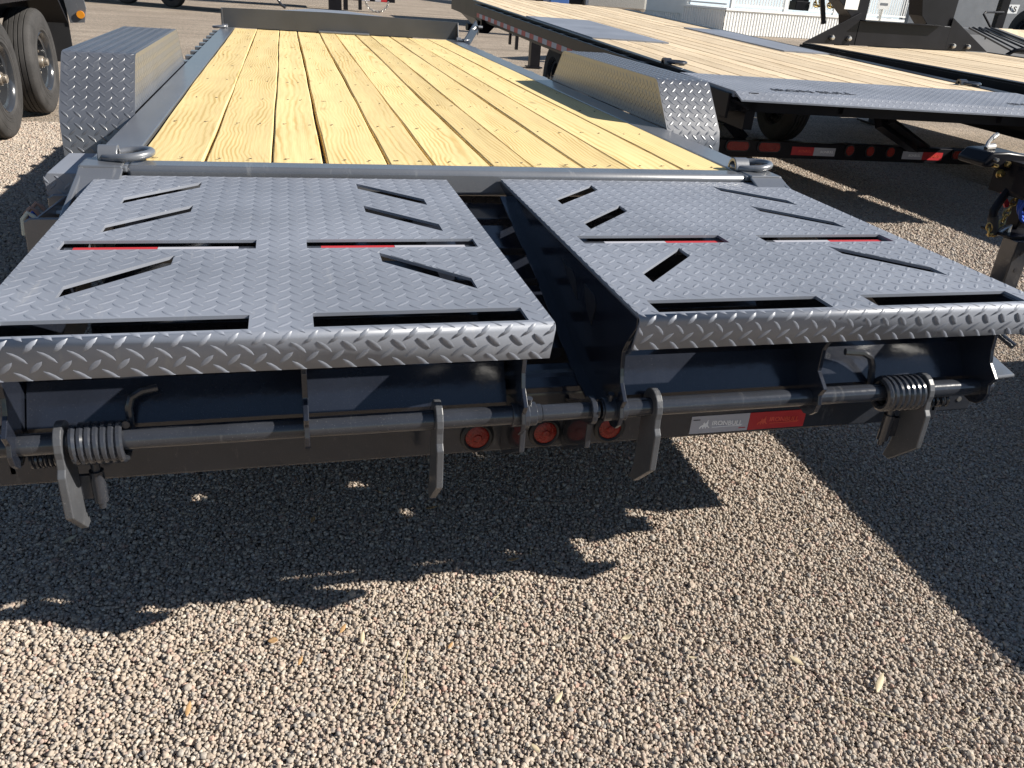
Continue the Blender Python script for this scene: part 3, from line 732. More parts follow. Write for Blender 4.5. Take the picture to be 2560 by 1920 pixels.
# ------------------------------------------------------------------ ramps
def ramp(cx, dy, label):
    x0, x1 = cx - 0.470, cx + 0.470; y0, y1 = -0.116 + dy, -1.213 + dy; zt = 0.832
    def sl(x, y, dx, lean):                          # slanted slot, both ends upright
        return [(x, y), (x, y - 0.060), (x + dx, y - 0.060 + lean), (x + dx, y + lean)]
    slots = []
    for yy in (-0.352, -0.592, -0.982):
        slots.append(sl(cx - 0.368, yy + dy, 0.165, 0.171)); slots.append(sl(cx + 0.203, yy + 0.174 + dy, 0.165, -0.170))
    for yy in (-0.709, -1.142):
        slots.append([(cx - 0.425, yy + dy), (cx - 0.425, yy - 0.062 + dy), (cx - 0.049, yy - 0.062 + dy), (cx - 0.049, yy + dy)])
        slots.append([(cx + 0.055, yy + dy), (cx + 0.055, yy - 0.062 + dy), (cx + 0.426, yy - 0.062 + dy), (cx + 0.426, yy + dy)])
    def inside(p, q, poly, mg=0.0012):
        sgn = 0
        for i in range(4):
            ax, ay = poly[i]; bx, by = poly[(i + 1) % 4]; l = math.hypot(bx - ax, by - ay)
            d = ((bx - ax) * (q - ay) - (by - ay) * (p - ax)) / l
            if d < -mg: return False
        return True
    bm = bmesh.new()
    def loop(pts):
        v = [bm.verts.new((a, b, zt)) for a, b in pts]
        return [bm.edges.new((v[i], v[(i + 1) % len(v)])) for i in range(len(v))]
    # outer edge carries regular points so that the fill stays clean at the bend
    outer = [(x0, y0), (x0, y1), (x1, y1), (x1, y0)]
    ed = loop(outer)
    for s in slots: ed += loop(s)
    bmesh.ops.triangle_fill(bm, use_beauty=True, use_dissolve=False, edges=ed)
    # bent rear lip
    prof = [(y1, zt)] + [(y1 - 0.012 * math.sin(math.radians(t)), zt - 0.012 * (1 - math.cos(math.radians(t)))) for t in (22, 45, 68, 90)] + [(y1 + 0.006, 0.757)]
    vs = [[bm.verts.new((x, p[0], p[1])) for p in prof] for x in (x0, x1)]
    for i in range(len(prof) - 1):
        bm.faces.new((vs[0][i], vs[0][i + 1], vs[1][i + 1], vs[1][i]))
    bmesh.ops.remove_doubles(bm, verts=bm.verts, dist=1e-5)
    bmesh.ops.recalc_face_normals(bm, faces=bm.faces)
    up = sum(f.normal.z * f.calc_area() for f in bm.faces)
    if up < 0: bmesh.ops.reverse_faces(bm, faces=bm.faces)
    for v in bm.verts: v.co -= T.location
    me = bpy.data.meshes.new('ramp'); bm.to_mesh(me); bm.free()
    o = link('ramp', me, M['plate'], T, smooth=True)
    for f in me.polygons:
        if f.normal.z > 0.999: f.use_smooth = False
    o['label'] = label
    md = o.modifiers.new('thickness', 'SOLIDIFY'); md.thickness = 0.0065; md.offset = -1.0
    # tread
    tb = MB(); lip = 0.058 + 0.0188
    def fn(a, b, h):
        if b >= y1: return (a, b, zt + h)
        s = y1 - b
        if s < 0.0188:
            t = s / 0.012; h += 0.0004; return (a, y1 - math.sin(t) * (0.012 + h), zt - 0.012 + math.cos(t) * (0.012 + h))
        t = min(1.0, (s - 0.0188) / 0.0658); return (a, y1 - 0.012 + 0.018 * t - h * 0.96, zt - 0.012 - 0.063 * t - h * 0.28)
    ok = lambda a, b: not any(inside(a, b, s) for s in slots)
    tread(tb, x0 + 0.001, x1 - 0.001, y1 - 0.0840, y0 - 0.002, fn, ok, ob=0.006)
    build(tb, 'tread', M['plate'], o, kind='stuff', smooth=True)
    # side and middle plates of the wedge
    ring = [(HY + 0.040 * math.cos(math.radians(t)), HZ + 0.040 * math.sin(math.radians(t))) for t in (150, 180, 210, 240, 270, 300)]
    side = [(y0 - 0.004, 0.825), (y1 + 0.002, 0.825), (y1 - 0.001, 0.806), (-1.172 + dy * 0.5, 0.764), (-1.152 + dy * 0.3, 0.735), (-1.150, 0.700), (-1.158, 0.672), (-1.186, 0.645)] + ring + \
           [(-1.06, 0.582), (-0.937, 0.605), (-0.78, 0.655), (-0.592, 0.712), (-0.232, 0.793), (y0 - 0.004, 0.812)]
    mid = [(-0.80 + dy, 0.825), (y1 + 0.004, 0.825), (y1 + 0.002, 0.806), (-1.172, 0.764), (-1.150, 0.720), (-1.152, 0.672), (-1.186, 0.645)] + ring + [(-1.05, 0.60), (-0.96, 0.66), (-0.84, 0.74)]
    xs = [(x0 + 0.001 if cx < 0 else x0 + 0.0005), x1 - 0.0095]
    for k, x in enumerate((x0 + 0.022 if cx < 0 else x0 - 0.001, x1 - 0.034 if cx < 0 else x1 - 0.050)):
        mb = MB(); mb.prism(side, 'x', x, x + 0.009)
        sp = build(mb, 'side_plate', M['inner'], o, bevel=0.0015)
        if k == 0 and cx > 0:                        # flange and the two cut-out marks on the inner plate
            sp['label'] = 'long dark wedge plate with two horn shaped cut-outs'
            mb = MB(); F_ = [(-0.20, 0.803), (-0.232, 0.793), (-0.592, 0.712), (-0.78, 0.655), (-0.937, 0.605), (-1.06, 0.582)]
            for i in range(len(F_) - 1):
                mb.bar((x - 0.012, F_[i][0], F_[i][1]), (x - 0.012, F_[i + 1][0], F_[i + 1][1]), 0.024, 0.006)
            build(mb, 'flange', M['inner'], o)
            for pts in ([(-0.741, 0.790), (-0.768, 0.777), (-0.805, 0.759), (-0.868, 0.738), (-0.846, 0.778), (-0.815, 0.790), (-0.775, 0.786)],
                        [(-0.901, 0.788), (-0.912, 0.765), (-0.930, 0.742), (-0.970, 0.718), (-0.985, 0.770), (-0.972, 0.784), (-0.945, 0.786)]):
                mb = MB(); mb.prism(pts, 'x', x - 0.0012, x - 0.0002); build(mb, 'cut_out', M['print'], o)
    mb = MB(); xm = cx + 0.03 if cx < 0 else cx - 0.02
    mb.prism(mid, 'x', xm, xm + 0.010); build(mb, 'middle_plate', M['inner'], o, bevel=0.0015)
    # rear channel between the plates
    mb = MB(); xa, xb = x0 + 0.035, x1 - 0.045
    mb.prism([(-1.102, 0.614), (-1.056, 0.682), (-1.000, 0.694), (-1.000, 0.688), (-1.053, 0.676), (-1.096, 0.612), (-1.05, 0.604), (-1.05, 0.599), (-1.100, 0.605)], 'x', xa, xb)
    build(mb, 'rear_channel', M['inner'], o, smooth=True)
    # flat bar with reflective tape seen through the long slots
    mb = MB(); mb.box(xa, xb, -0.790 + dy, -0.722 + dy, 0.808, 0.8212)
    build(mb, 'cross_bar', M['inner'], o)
    for g0 in ((cx - 0.405, cx + 0.085) if cx < 0 else (cx - 0.36, cx + 0.10)):
        for i in (0, 1):
            mb = MB(); mb.box(g0 + 0.160 * i, g0 + 0.160 * (i + 1) - 0.001, -0.776 + dy, -0.7245 + dy, 0.8215, 0.8222)
            build(mb, 'reflective_tape', M['tapered'] if (i == 0) == (cx < 0) else M['tapewhite'], o)
    return o
RL = ramp(-0.536, 0.0, 'left slotted tread plate ramp')
RR = ramp(0.573, 0.018, 'right slotted tread plate ramp')

# swing legs that hang from the hinge pipe
def leg(x, parent, strut=0):
    ring = [(HY + 0.036 * math.cos(math.radians(t)), HZ + 0.040 * math.sin(math.radians(t))) for t in range(-20, 201, 20)]
    pts = ring + [(-1.176, 0.572), (-1.185, 0.560), (-1.187, 0.478), (-1.118, 0.408), (-1.096, 0.408), (-1.108, 0.455), (-1.108, 0.570)]
    mb = MB(); mb.prism(pts, 'x', x - 0.007, x + 0.007)
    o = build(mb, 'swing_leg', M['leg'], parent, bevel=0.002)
    if strut:
        mb = MB(); sx = x + strut * 0.036
        mb.tube([(sx, -1.112, 0.575), (sx, -1.112, 0.525)], 0.0085, 14); mb.tube([(sx, -1.112, 0.528), (sx, -1.112, 0.462)], 0.0125, 16); mb.tube([(sx, -1.112, 0.462), (sx, -1.112, 0.448)], 0.0070, 12)
        mb.box(min(x, sx), max(x, sx), -1.116, -1.108, 0.47, 0.52)
        build(mb, 'stop_tube', M['gloss'], o, smooth=True)
    return o
leg(-0.908, RL, 1); leg(-0.258, RL); leg(0.190, RR); leg(0.846, RR, -1)

# D-rings
def dring(x, y, z, parent=T, m='paint', side=1, s=1.0):
    mb = MB(); n = 14
    arc = []
    for rr_, rev in ((0.026 * s, False), (0.018 * s, True)):
        a = [(rr_ * math.cos(math.pi * i / n), rr_ * math.sin(math.pi * i / n) * 1.25) for i in range(n + 1)]
        arc += a[::-1] if rev else a
    mb.prism([(x + side * 0.0 + 0 * a, 0) for a, b in []] or [(y + a, z + b) for a, b in arc], 'x', x - 0.022 * s, x + 0.022 * s)
    o = build(mb, 'tie_down_bracket', M[m], parent, smooth=True, bevel=0.002)
    mb = MB(); pts = []
    cxr = x + side * 0.040 * s
    for i in range(28):
        a = 2 * math.pi * i / 28; pts.append((cxr + 0.055 * s * math.cos(a), y + 0.046 * s * math.sin(a) * (1 if math.cos(a) * side > -0.2 else 0.9), z + 0.011 * s + 0.006 * s * math.cos(a)))
    mb.tube(pts, 0.0095 * s, 10, closed=True)
    build(mb, 'ring', M[m], o, smooth=True)
dring(-0.990, -0.010, 0.8545, s=1.15); dring(0.950, 0.000, 0.8545, s=1.15)
dring(-1.00, 5.36, 0.853, side=-1); dring(1.01, 5.34, 0.853)

# lamp bracket on the left side, open step box behind it
mb = MB()
for y in (-0.06, 0.205):
    mb.prism([(-1.052, 0.70), (-1.205, 0.70), (-1.222, 0.690), (-1.226, 0.60), (-1.20, 0.585), (-1.052, 0.54)], 'y', y, y + 0.010)
mb.add([(-1.196, -0.05, 0.698), (-1.188, -0.05, 0.698), (-1.166, 0.205, 0.698), (-1.174, 0.205, 0.698), (-1.196, -0.05, 0.61), (-1.188, -0.05, 0.61), (-1.166, 0.205, 0.61), (-1.174, 0.205, 0.61)],
       [(0, 1, 2, 3), (7, 6, 5, 4), (0, 4, 5, 1), (1, 5, 6, 2), (2, 6, 7, 3), (3, 7, 4, 0)])
lb = build(mb, 'lamp_bracket', M['paint'], T, bevel=0.004)
for y in (0.10, 0.15):
    mb = MB(); mb.hexnut((-1.164 - (0.15 - y) * 0.09, y, 0.672), 0.010, 0.03, 'x'); build(mb, 'bolt', M['zinc'], lb)
for k, (m, y, h) in enumerate((('wire_white', 0.00, 0.0), ('wire_brown', 0.035, 0.006), ('wire_blue', 0.055, -0.012), ('wire_brown', 0.095, 0.004))):
    mb = MB(); mb.tube([(-1.19, y, 0.655), (-1.21, y - 0.002, 0.69 + h), (-1.222, y - 0.006, 0.700 + h), (-1.235, y - 0.012, 0.685 + h), (-1.238, y - 0.015, 0.64)], 0.0065, 8)
    build(mb, 'wire', M[m], lb, smooth=True)
mb = MB(); mb.prism([(-1.240, 0.735), (-1.225, 0.753), (-1.0535, 0.753), (-1.0535, 0.60), (-1.19, 0.60), (-1.225, 0.64)], 'y', 0.26, 0.56)
sb = build(mb, 'step_box', M['plate'], T, smooth=True, bevel=0.003)
tb = MB(); tread(tb, -1.236, -1.062, 0.61, 0.745, lambda a, b, h: (a, 0.26 - h, b), lambda a, b: b > 0.64 or a > -1.20); build(tb, 'tread', M['plate'], sb, kind='stuff', smooth=True)
mb = MB(); mb.disc((-1.085, 0.256, 0.70), 0.019, 0.008, 'y', 20); build(mb, 'marker_lamp', M['red'], sb, smooth=True)
# loose wires at both sides
mb = MB(); mb.tube([(-1.02 - 0.06 * math.sin(t) - 0.02, -0.62 + 0.075 * math.cos(t * 1.0), 0.62 + 0.02 * math.sin(t * 2) + 0.05 * math.sin(t)) for t in [i * 0.16 for i in range(26)]], 0.0028, 6)
build(mb, 'wire', M['wire_white'], T, smooth=True)
mb = MB(); mb.tube([(1.06 + 0.10 * math.sin(t), -0.20 - 0.035 * t, 0.70 + 0.05 * math.sin(t)) for t in [i * 0.16 for i in range(20)]], 0.0035, 6)
build(mb, 'wire', M['wire_white'], T, smooth=True)

# ------------------------------------------------------------------ trailer with tandem wheels on the left
LT = thing('flatbed_trailer', (-3.4, 5.5, 0), 'black flatbed trailer with big tandem wheels at the left edge', 'trailer')
wa = wheel(LT, (-2.72, 4.85, 0.44), R=0.44, w=0.24, side=1)
dup(wa, LT, Vector((-2.72, 6.10, 0.44)) - LT.location)
wb = wheel(LT, (-4.7, 4.85, 0.44), R=0.44, w=0.24, side=-1, detail=False)
dup(wb, LT, Vector((-4.7, 6.10, 0.44)) - LT.location)
mb = MB(); mb.box(-5.1, -2.52, -1.0, 9.6, 1.12, 1.28); build(mb, 'deck_frame', M['black'], LT, bevel=0.01)
mb = MB(); mb.box(-2.98, -2.83, -1.0, 8.5, 0.80, 1.12); mb.box(-4.6, -4.45, -1.0, 8.5, 0.80, 1.12); build(mb, 'main_beam', M['black'], LT)
for y in (4.85, 6.10):
    mb = MB(); mb.tube([(-4.6, y, 0.44), (-2.85, y, 0.44)], 0.06, 14); build(mb, 'axle', M['black'], LT, smooth=True)
mb = MB(); mb.prism([(3.9, 0.90), (4.2, 0.965), (6.55, 0.965), (6.85, 0.72), (6.85, 0.745), (6.57, 0.99), (4.15, 0.99), (3.9, 0.93)], 'x', -2.86, -2.54); build(mb, 'fender', M['black'], LT)
mb = MB(); mb.prism([(-2.60, 1.12), (-2.40, 1.12), (-2.37, 0.86), (-2.40, 0.73), (-2.53, 0.72), (-2.56, 0.95)], 'y', 6.90, 6.915)
br = build(mb, 'lamp_plate', M['paint'], LT, bevel=0.002)
mb = MB(); mb.disc((-2.425, 6.89, 0.80), 0.035, 0.02, 'y', 16); build(mb, 'marker_lamp', M['amber'], br, smooth=True)
mb = MB(); mb.prism([(6.92, 0.36), (6.935, 0.36), (6.935, 1.0), (6.92, 1.0)], 'x', -2.86, -2.55); build(mb, 'mud_flap', M['blackdull'], LT)

# ------------------------------------------------------------------ deckover trailer on the right
P0 = Vector((2.18, 2.29, 0.85)); CD = Vector((-0.16, 7.14, 0.23)).normalized(); CN = Vector((CD.y, -CD.x, 0)).normalized(); CU = CN.cross(CD)
CN2 = CN - CD * 0.11
def Cp(w, a, h): return P0 + CN2 * w + CD * a + CU * h
def cbox(mb, w0, w1, a0, a1, h0, h1):
    c = [(w0, a0, h0), (w1, a0, h0), (w1, a1, h0), (w0, a1, h0), (w0, a0, h1), (w1, a0, h1), (w1, a1, h1), (w0, a1, h1)]
    return mb.add([Cp(*q) for q in c], [(0, 3, 2, 1), (4, 5, 6, 7), (0, 1, 5, 4), (1, 2, 6, 5), (2, 3, 7, 6), (3, 0, 4, 7)])
CT = thing('deckover_trailer', (3.4, 6.0, 0), 'black deckover trailer with pale plank deck and striped side rail beside the charcoal trailer', 'trailer')
WR = 2.68
nP = 14; w0_ = 0.15; pw = (WR - 0.13 - w0_) / nP
for k in range(nP):
    wa_, wb_ = w0_ + pw * k + 0.009, w0_ + pw * (k + 1) - 0.009
    aF = 9.3 - 0.30 * wa_
    segs = [(0.80, aF)]
    if wb_ < 0.92 or wa_ > 2.06: segs = [(0.80, 3.0), (5.22, aF)]
    for a0, a1 in segs:
        mb = MB(); cbox(mb, wa_, wb_, a0, a1, -0.04, random.uniform(-0.002, 0.001)); build(mb, 'plank', M['paleplank'], CT)
for w_0, w_1 in ((0.15, 0.90), (2.08, 2.56)):
    mb = MB(); cbox(mb, w_0, w_1, 3.0, 5.22, -0.03, 0.012); build(mb, 'wheel_cover_plate', M['plate'], CT)
mb = MB(); cbox(mb, 0.0, WR, 0.02, 0.80, -0.03, 0.006)
q = [Cp(0.0, 0.02, 0.006), Cp(WR, 0.02, 0.006), Cp(WR, -0.075, -0.030), Cp(0.0, -0.075, -0.030), Cp(0.0, 0.02, -0.006), Cp(WR, 0.02, -0.006), Cp(WR, -0.075, -0.040), Cp(0.0, -0.075, -0.040)]
mb.add(q, [(0, 1, 2, 3), (7, 6, 5, 4), (2, 6, 7, 3), (0, 3, 7, 4), (1, 5, 6, 2)])
tp = build(mb, 'tail_plate', M['plate'], CT)
tb = MB()
tread(tb, 0.02, WR - 0.02, -0.07, 0.79, lambda a, b, h: Cp(a, b, 0.006 + h - (0.38 * (0.02 - b) if b < 0.02 else 0)), pitch=0.050, row=0.025, L=0.017, W=0.0055, H=0.0011)
build(tb, 'tread', M['plate'], tp, kind='stuff')
for wc in (0.62, 2.35):
    text('IRON BULL', 'lettering', M['print'], tp, Cp(wc, 0.17, 0.0095), 0.12, CN2, CD)
# rails
mb = MB(); cbox(mb, 0.085, 0.148, 0.0, 9.2, -0.22, 0.003); build(mb, 'side_rail', M['black'], CT)
mb = MB(); cbox(mb, WR - 0.12, WR, 0.0, 8.4, -0.22, 0.003); build(mb, 'side_rail', M['black'], CT)
mb = MB(); cbox(mb, -0.018, 0.0, 0.05, 7.15, -0.165, -0.012); cbox(mb, -0.018, 0.085, 7.13, 7.15, -0.165, -0.012); build(mb, 'rub_rail', M['black'], CT, bevel=0.004)
for k in range(18):
    mb = MB(); a = 0.30 + 0.40 * k; cbox(mb, 0.001, 0.084, a, a + 0.09, -0.13, -0.02); build(mb, 'stake_pocket', M['black'], CT)
for k in range(28):
    a = 2.55 + 0.158 * k; mb = MB(); cbox(mb, -0.0195, -0.0185, a, a + 0.157, -0.160, -0.110); build(mb, 'reflective_tape', M['tapered'] if k % 2 else M['tapewhite'], CT)
for a in (0.25, 1.2):
    mb = MB(); cbox(mb, -0.0195, -0.0185, a, a + 0.2, -0.160, -0.110); build(mb, 'reflective_tape', M['tapered'], CT)
# underframe
for w in (0.72, 1.86):
    mb = MB(); cbox(mb, w, w + 0.10, 1.7, 9.2, -0.34, -0.05); c0 = [Cp(w, 1.7, -0.05), Cp(w + 0.10, 1.7, -0.05), Cp(w + 0.10, 1.7, -0.34), Cp(w, 1.7, -0.34), Cp(w, -0.03, -0.045), Cp(w + 0.10, -0.03, -0.045), Cp(w + 0.10, -0.03, -0.09), Cp(w, -0.03, -0.09)]
    mb.add(c0, [(0, 1, 5, 4), (3, 7, 6, 2), (0, 4, 7, 3), (1, 2, 6, 5), (4, 5, 6, 7)])
    build(mb, 'main_beam', M['black'], CT)
for k in range(14):
    mb = MB(); a = 0.5 + 0.62 * k; cbox(mb, 0.09, WR - 0.05, a, a + 0.06, -0.16, -0.045); build(mb, 'crossmember', M['black'], CT)
mb = MB(); q = [Cp(0.0, -0.05, -0.045), Cp(0.02, -0.05, -0.045), Cp(0.02, 0.85, -0.03), Cp(0.0, 0.85, -0.03), Cp(0.06, -0.05, -0.09), Cp(0.08, -0.05, -0.09), Cp(0.12, 0.55, -0.22), Cp(0.10, 0.55, -0.22)]
mb.add(q, [(0, 1, 2, 3), (7, 6, 5, 4), (0, 4, 5, 1), (1, 5, 6, 2), (2, 6, 7, 3), (3, 7, 4, 0)]); cbox(mb, 0.05, 2.60, 0.0, 0.06, -0.11, -0.031); build(mb, 'tail_brace', M['black'], CT)
ww = wheel(CT, (2.62, 5.9, 0.40), R=0.40, w=0.24, side=-1, detail=False)
dup(ww, CT, Vector((2.55, 7.0, 0.40)) - CT.location)
for x, y in ((4.72, 5.75), (4.66, 6.85)): dup(ww, CT, Vector((x, y, 0.40)) - CT.location)
for y in (5.85, 6.95):
    mb = MB(); mb.tube([(2.6, y, 0.40), (4.7, y, 0.40)], 0.065, 14); build(mb, 'axle', M['black'], CT, smooth=True)
# rear lamp bar
BA = Vector((2.44, 2.886, 0)); BDv = Vector((2.32, 0.20, 0)).normalized()
def Bp(s, o, z): return BA + BDv * s + Vector((BDv.y, -BDv.x, 0)) * o + Vector((0, 0, z - 0.028 * s))
def bbox(mb, s0, s1, o0, o1, z0, z1):
    c = [(s0, o0, z0), (s1, o0, z0), (s1, o1, z0), (s0, o1, z0), (s0, o0, z1), (s1, o0, z1), (s1, o1, z1), (s0, o1, z1)]
    return mb.add([Bp(*q) for q in c], [(0, 3, 2, 1), (4, 5, 6, 7), (0, 1, 5, 4), (1, 2, 6, 5), (2, 3, 7, 6), (3, 0, 4, 7)])
mb = MB(); bbox(mb, -0.08, 2.5, -0.01, 0.0, 0.352, 0.468); bbox(mb, -0.08, 2.5, -0.09, -0.01, 0.458, 0.468); build(mb, 'lamp_bar', M['black'], CT, bevel=0.003)
def oval(s, z, hw, hh, m, name, o0, o1, par):
    mb = MB(); n = 20; ring = []
    for i in range(n):
        a = 2 * math.pi * i / n; ring.append((s + (hw - hh) * (1 if math.cos(a) > 0 else -1) + hh * math.cos(a), z + hh * math.sin(a)))
    mb.add([Bp(a, o0, b) for a, b in ring] + [Bp(a, o1, b) for a, b in ring], [tuple(range(n))[::-1], tuple(range(n, 2 * n))] + [(i, (i + 1) % n, n + (i + 1) % n, n + i) for i in range(n)])
    return build(mb, name, M[m], par, smooth=True)
for s in (0.165, 0.437, 2.30):
    lp = oval(s, 0.428, 0.105, 0.040, 'blackdull', 'lamp', 0.001, 0.009, CT); oval(s, 0.428, 0.092, 0.031, 'red', 'lens', 0.0092, 0.014, lp)
for s in (1.173, 1.368, 1.569):
    lp = oval(s, 0.428, 0.046, 0.0459, 'blackdull', 'lamp', 0.001, 0.009, CT); oval(s, 0.428, 0.035, 0.0349, 'red', 'lens', 0.0092, 0.014, lp)
for s0, s1, m in ((0.645, 0.846, 'tapered'), (0.847, 1.045, 'tapewhite'), (1.70, 1.903, 'tapewhite'), (1.904, 2.11, 'tapered')):
    mb = MB(); bbox(mb, s0, s1, 0.001, 0.002, 0.378, 0.438); tpp = build(mb, 'reflective_tape', M[m], CT)
    text('IRONBULL', 'lettering', M['tapeprint'] if m == 'tapewhite' else M['tapeink'], tpp, Bp((s0 + s1) / 2 + 0.02, 0.0035, 0.408), 0.026, BDv, (0, 0, 1))
mb = MB(); mb.bar(Cp(1.38, 0.5, -0.2), Bp(1.86, -0.05, 0.46), 0.10, 0.05, (1, 0, 0)); mb.bar(Cp(1.48, 0.5, -0.2), Bp(1.98, -0.05, 0.46), 0.03, 0.05, (1, 0, 0)); build(mb, 'lamp_bar_strut', M['black'], CT)
mb = MB(); mb.bar(Cp(0.42, 0.8, -0.3), Bp(0.25, -0.05, 0.46), 0.09, 0.03, (1, 0, 0)); build(mb, 'lamp_bar_strut', M['black'], CT)
# tie-down rings on the deck
def cring(w, a):
    mb = MB(); n = 10; vs = []
    for i in range(n + 1):
        t = math.pi * i / n
        for r_ in (0.034, 0.022):
            for s_ in (-0.03, 0.03): vs.append(Cp(w + s_, a + r_ * math.cos(t), 0.004 + r_ * 1.2 * math.sin(t)))
    fs = []
    for i in range(n):
        o = i * 4
        fs += [(o, o + 1, o + 5, o + 4), (o + 2, o + 6, o + 7, o + 3), (o, o + 4, o + 6, o + 2), (o + 1, o + 3, o + 7, o + 5)]
    mb.add(vs, fs); b = build(mb, 'tie_down_bracket', M['gloss'], CT)
    mb = MB(); mb.tube([Cp(w + 0.07 + 0.08 * math.cos(2 * math.pi * i / 20), a + 0.055 * math.sin(2 * math.pi * i / 20), 0.018) for i in range(20)], 0.012, 8, closed=True); build(mb, 'ring', M['gloss'], b, smooth=True)
cring(0.12, 1.30); cring(2.50, 1.15)
# landing gear at the front
mb = MB(); mb.box(3.76, 3.94, 12.66, 12.82, 0.02, 0.93); mb.box(3.72, 3.98, 12.60, 12.88, -0.002, 0.02); mb.box(3.74, 3.96, 12.64, 12.84, 0.52, 0.62); build(mb, 'jack', M['black'], CT)
mb = MB(); mb.box(3.42, 3.47, 12.5, 12.56, 0.30, 1.1); mb.box(3.30, 3.34, 12.5, 12.56, 0.38, 0.62); mb.box(3.28, 3.47, 12.49, 12.5, 0.60, 1.1); po = build(mb, 'lamp_post', M['black'], CT)
mb = MB(); mb.lathe([(12.47, 0.0005), (12.475, 0.05), (12.488, 0.058)], 'y', (3.37, 0, 0.83), 16, closed=False); build(mb, 'marker_lamp', M['amber'], po, smooth=True)
mb = MB(); mb.bar((2.15, 9.6, 0.80), (2.55, 12.9, 0.88), 0.12, 0.10); mb.bar((2.6, 11.0, 0.92), (4.2, 13.2, 0.9), 0.25, 0.25); build(mb, 'neck_beam', M['black'], CT)
mb = MB(); mb.prism([(2.06, 0.98), (2.24, 0.98), (2.24, 0.80), (2.16, 0.72), (2.02, 0.72), (2.00, 0.76), (2.06, 0.82)], 'y', 9.20, 9.26); mb.tube([(2.0, 9.23, 0.78), (1.86, 9.2, 0.79)], 0.045, 12); build(mb, 'winch_bracket', M['black'], CT)

# ------------------------------------------------------------------ gooseneck trailer beyond it
GT = thing('gooseneck_trailer', (7.1, 4.0, 0), 'black gooseneck trailer with wide bolted neck plate and plank deck, far right', 'trailer')
DF = Vector((5.52, 6.8, 0.95)); DX = (Vector((8.72, 7.42, 0.95)) - DF).normalized(); DYd = Vector((-0.03, -1.0, -0.014)).normalized(); DUp = Vector((0, 0, 1))
def Gp(s, b, h): return DF + DX * s + DYd * b + DUp * h
def gbox(mb, s0, s1, b0, b1, h0, h1):
    c = [(s0, b0, h0), (s1, b0, h0), (s1, b1, h0), (s0, b1, h0), (s0, b0, h1), (s1, b0, h1), (s1, b1, h1), (s0, b1, h1)]
    return mb.add([Gp(*q) for q in c], [(0, 3, 2, 1), (4, 5, 6, 7), (0, 1, 5, 4), (1, 2, 6, 5), (2, 3, 7, 6), (3, 0, 4, 7)])
for k in range(15):
    mb = MB(); gbox(mb, 0.06 + 0.213 * k, 0.06 + 0.213 * k + 0.195, 0.02, 8.5, -0.04, random.uniform(-0.003, 0.001)); build(mb, 'plank', M['paleplank'], GT)
for s0, s1 in ((-0.06, 0.055), (3.26, 3.36)):
    mb = MB(); gbox(mb, s0, s1, 0.0, 8.5, -0.20, 0.006); build(mb, 'side_rail', M['black'], GT)
mb = MB(); gbox(mb, -0.100, -0.086, 0.0, 8.5, -0.12, -0.01); build(mb, 'rub_rail', M['black'], GT)
for k in range(13):
    mb = MB(); gbox(mb, -0.085, -0.061, 0.4 + 0.6 * k, 0.49 + 0.6 * k, -0.11, -0.02); build(mb, 'stake_pocket', M['gloss'], GT)
for k in range(16):
    mb = MB(); gbox(mb, -0.063, -0.061, 0.25 + 0.3 * k, 0.55 + 0.3 * k, -0.19, -0.135); build(mb, 'reflective_tape', M['tapered'] if k % 2 else M['tapewhite'], GT)
for s in (0.8, 2.4):
    mb = MB(); gbox(mb, s, s + 0.16, 0.0, 8.3, -0.55, -0.05); build(mb, 'main_beam', M['black'], GT)
def gpoly(pts, b0, b1, name, m):
    mb = MB(); n = len(pts)
    mb.add([Gp(s, b0, z - 0.95) for s, z in pts] + [Gp(s, b1, z - 0.95) for s, z in pts], [tuple(range(n)), tuple(range(2 * n - 1, n - 1, -1))] + [(i, (i + 1) % n, n + (i + 1) % n, n + i) for i in range(n)])
    return build(mb, name, M[m], GT, bevel=0.003)
gpoly([(-0.05, 0.957), (0.78, 0.957), (0.78, 1.325)], -0.02, 0.0, 'neck_wing', 'black')
gpoly([(2.418, 0.957), (3.27, 0.957), (2.418, 1.345)], -0.02, 0.0, 'neck_wing', 'black')
gpoly([(0.785, 0.957), (2.415, 0.957), (2.415, 1.236), (0.785, 1.236)], -0.015, 0.004, 'neck_plate', 'black')
gpoly([(0.74, 0.957), (0.90, 0.957), (0.90, 1.9), (0.38, 1.9), (0.40, 1.44), (0.64, 1.28)], -0.30, -0.03, 'neck_upright', 'black')
gpoly([(2.0, 1.24), (2.45, 1.24), (2.46, 1.9), (1.76, 1.9), (1.78, 1.55), (1.86, 1.34)], -0.30, -0.03, 'neck_upright', 'black')
mb = MB(); gbox(mb, 0.44, 2.46, -0.4, -0.31, 0.80, 0.94); build(mb, 'neck_crossbeam', M['black'], GT)
mb = MB(); gbox(mb, 0.80, 2.2, -0.06, 0.10, 0.286, 0.296); build(mb, 'neck_ledge', M['black'], GT)
for s, z in ((0.38, 1.03), (0.66, 1.03), (2.55, 1.01), (2.84, 1.01)):
    mb = MB(); p = Gp(s, 0.016, z - 0.95); mb.lathe([(-0.03, 0.0005), (-0.026, 0.022), (-0.010, 0.030), (0.012, 0.030)], 'y', p, 12, closed=False); build(mb, 'bolt', M['zinc'], GT, smooth=True)
mb = MB(); mb.box(5.8, 5.9, 5.86, 5.87, 1.23, 1.55); lbx = Gp(0.60, 0.001, 0.36)
mb = MB(); gbox(mb, 0.50, 0.72, -0.025, -0.024, 0.40, 0.70); build(mb, 'warning_label', M['white'], GT)
gw = wheel(GT, (5.9, 1.6, 0.42), R=0.42, w=0.24, side=-1, detail=False)
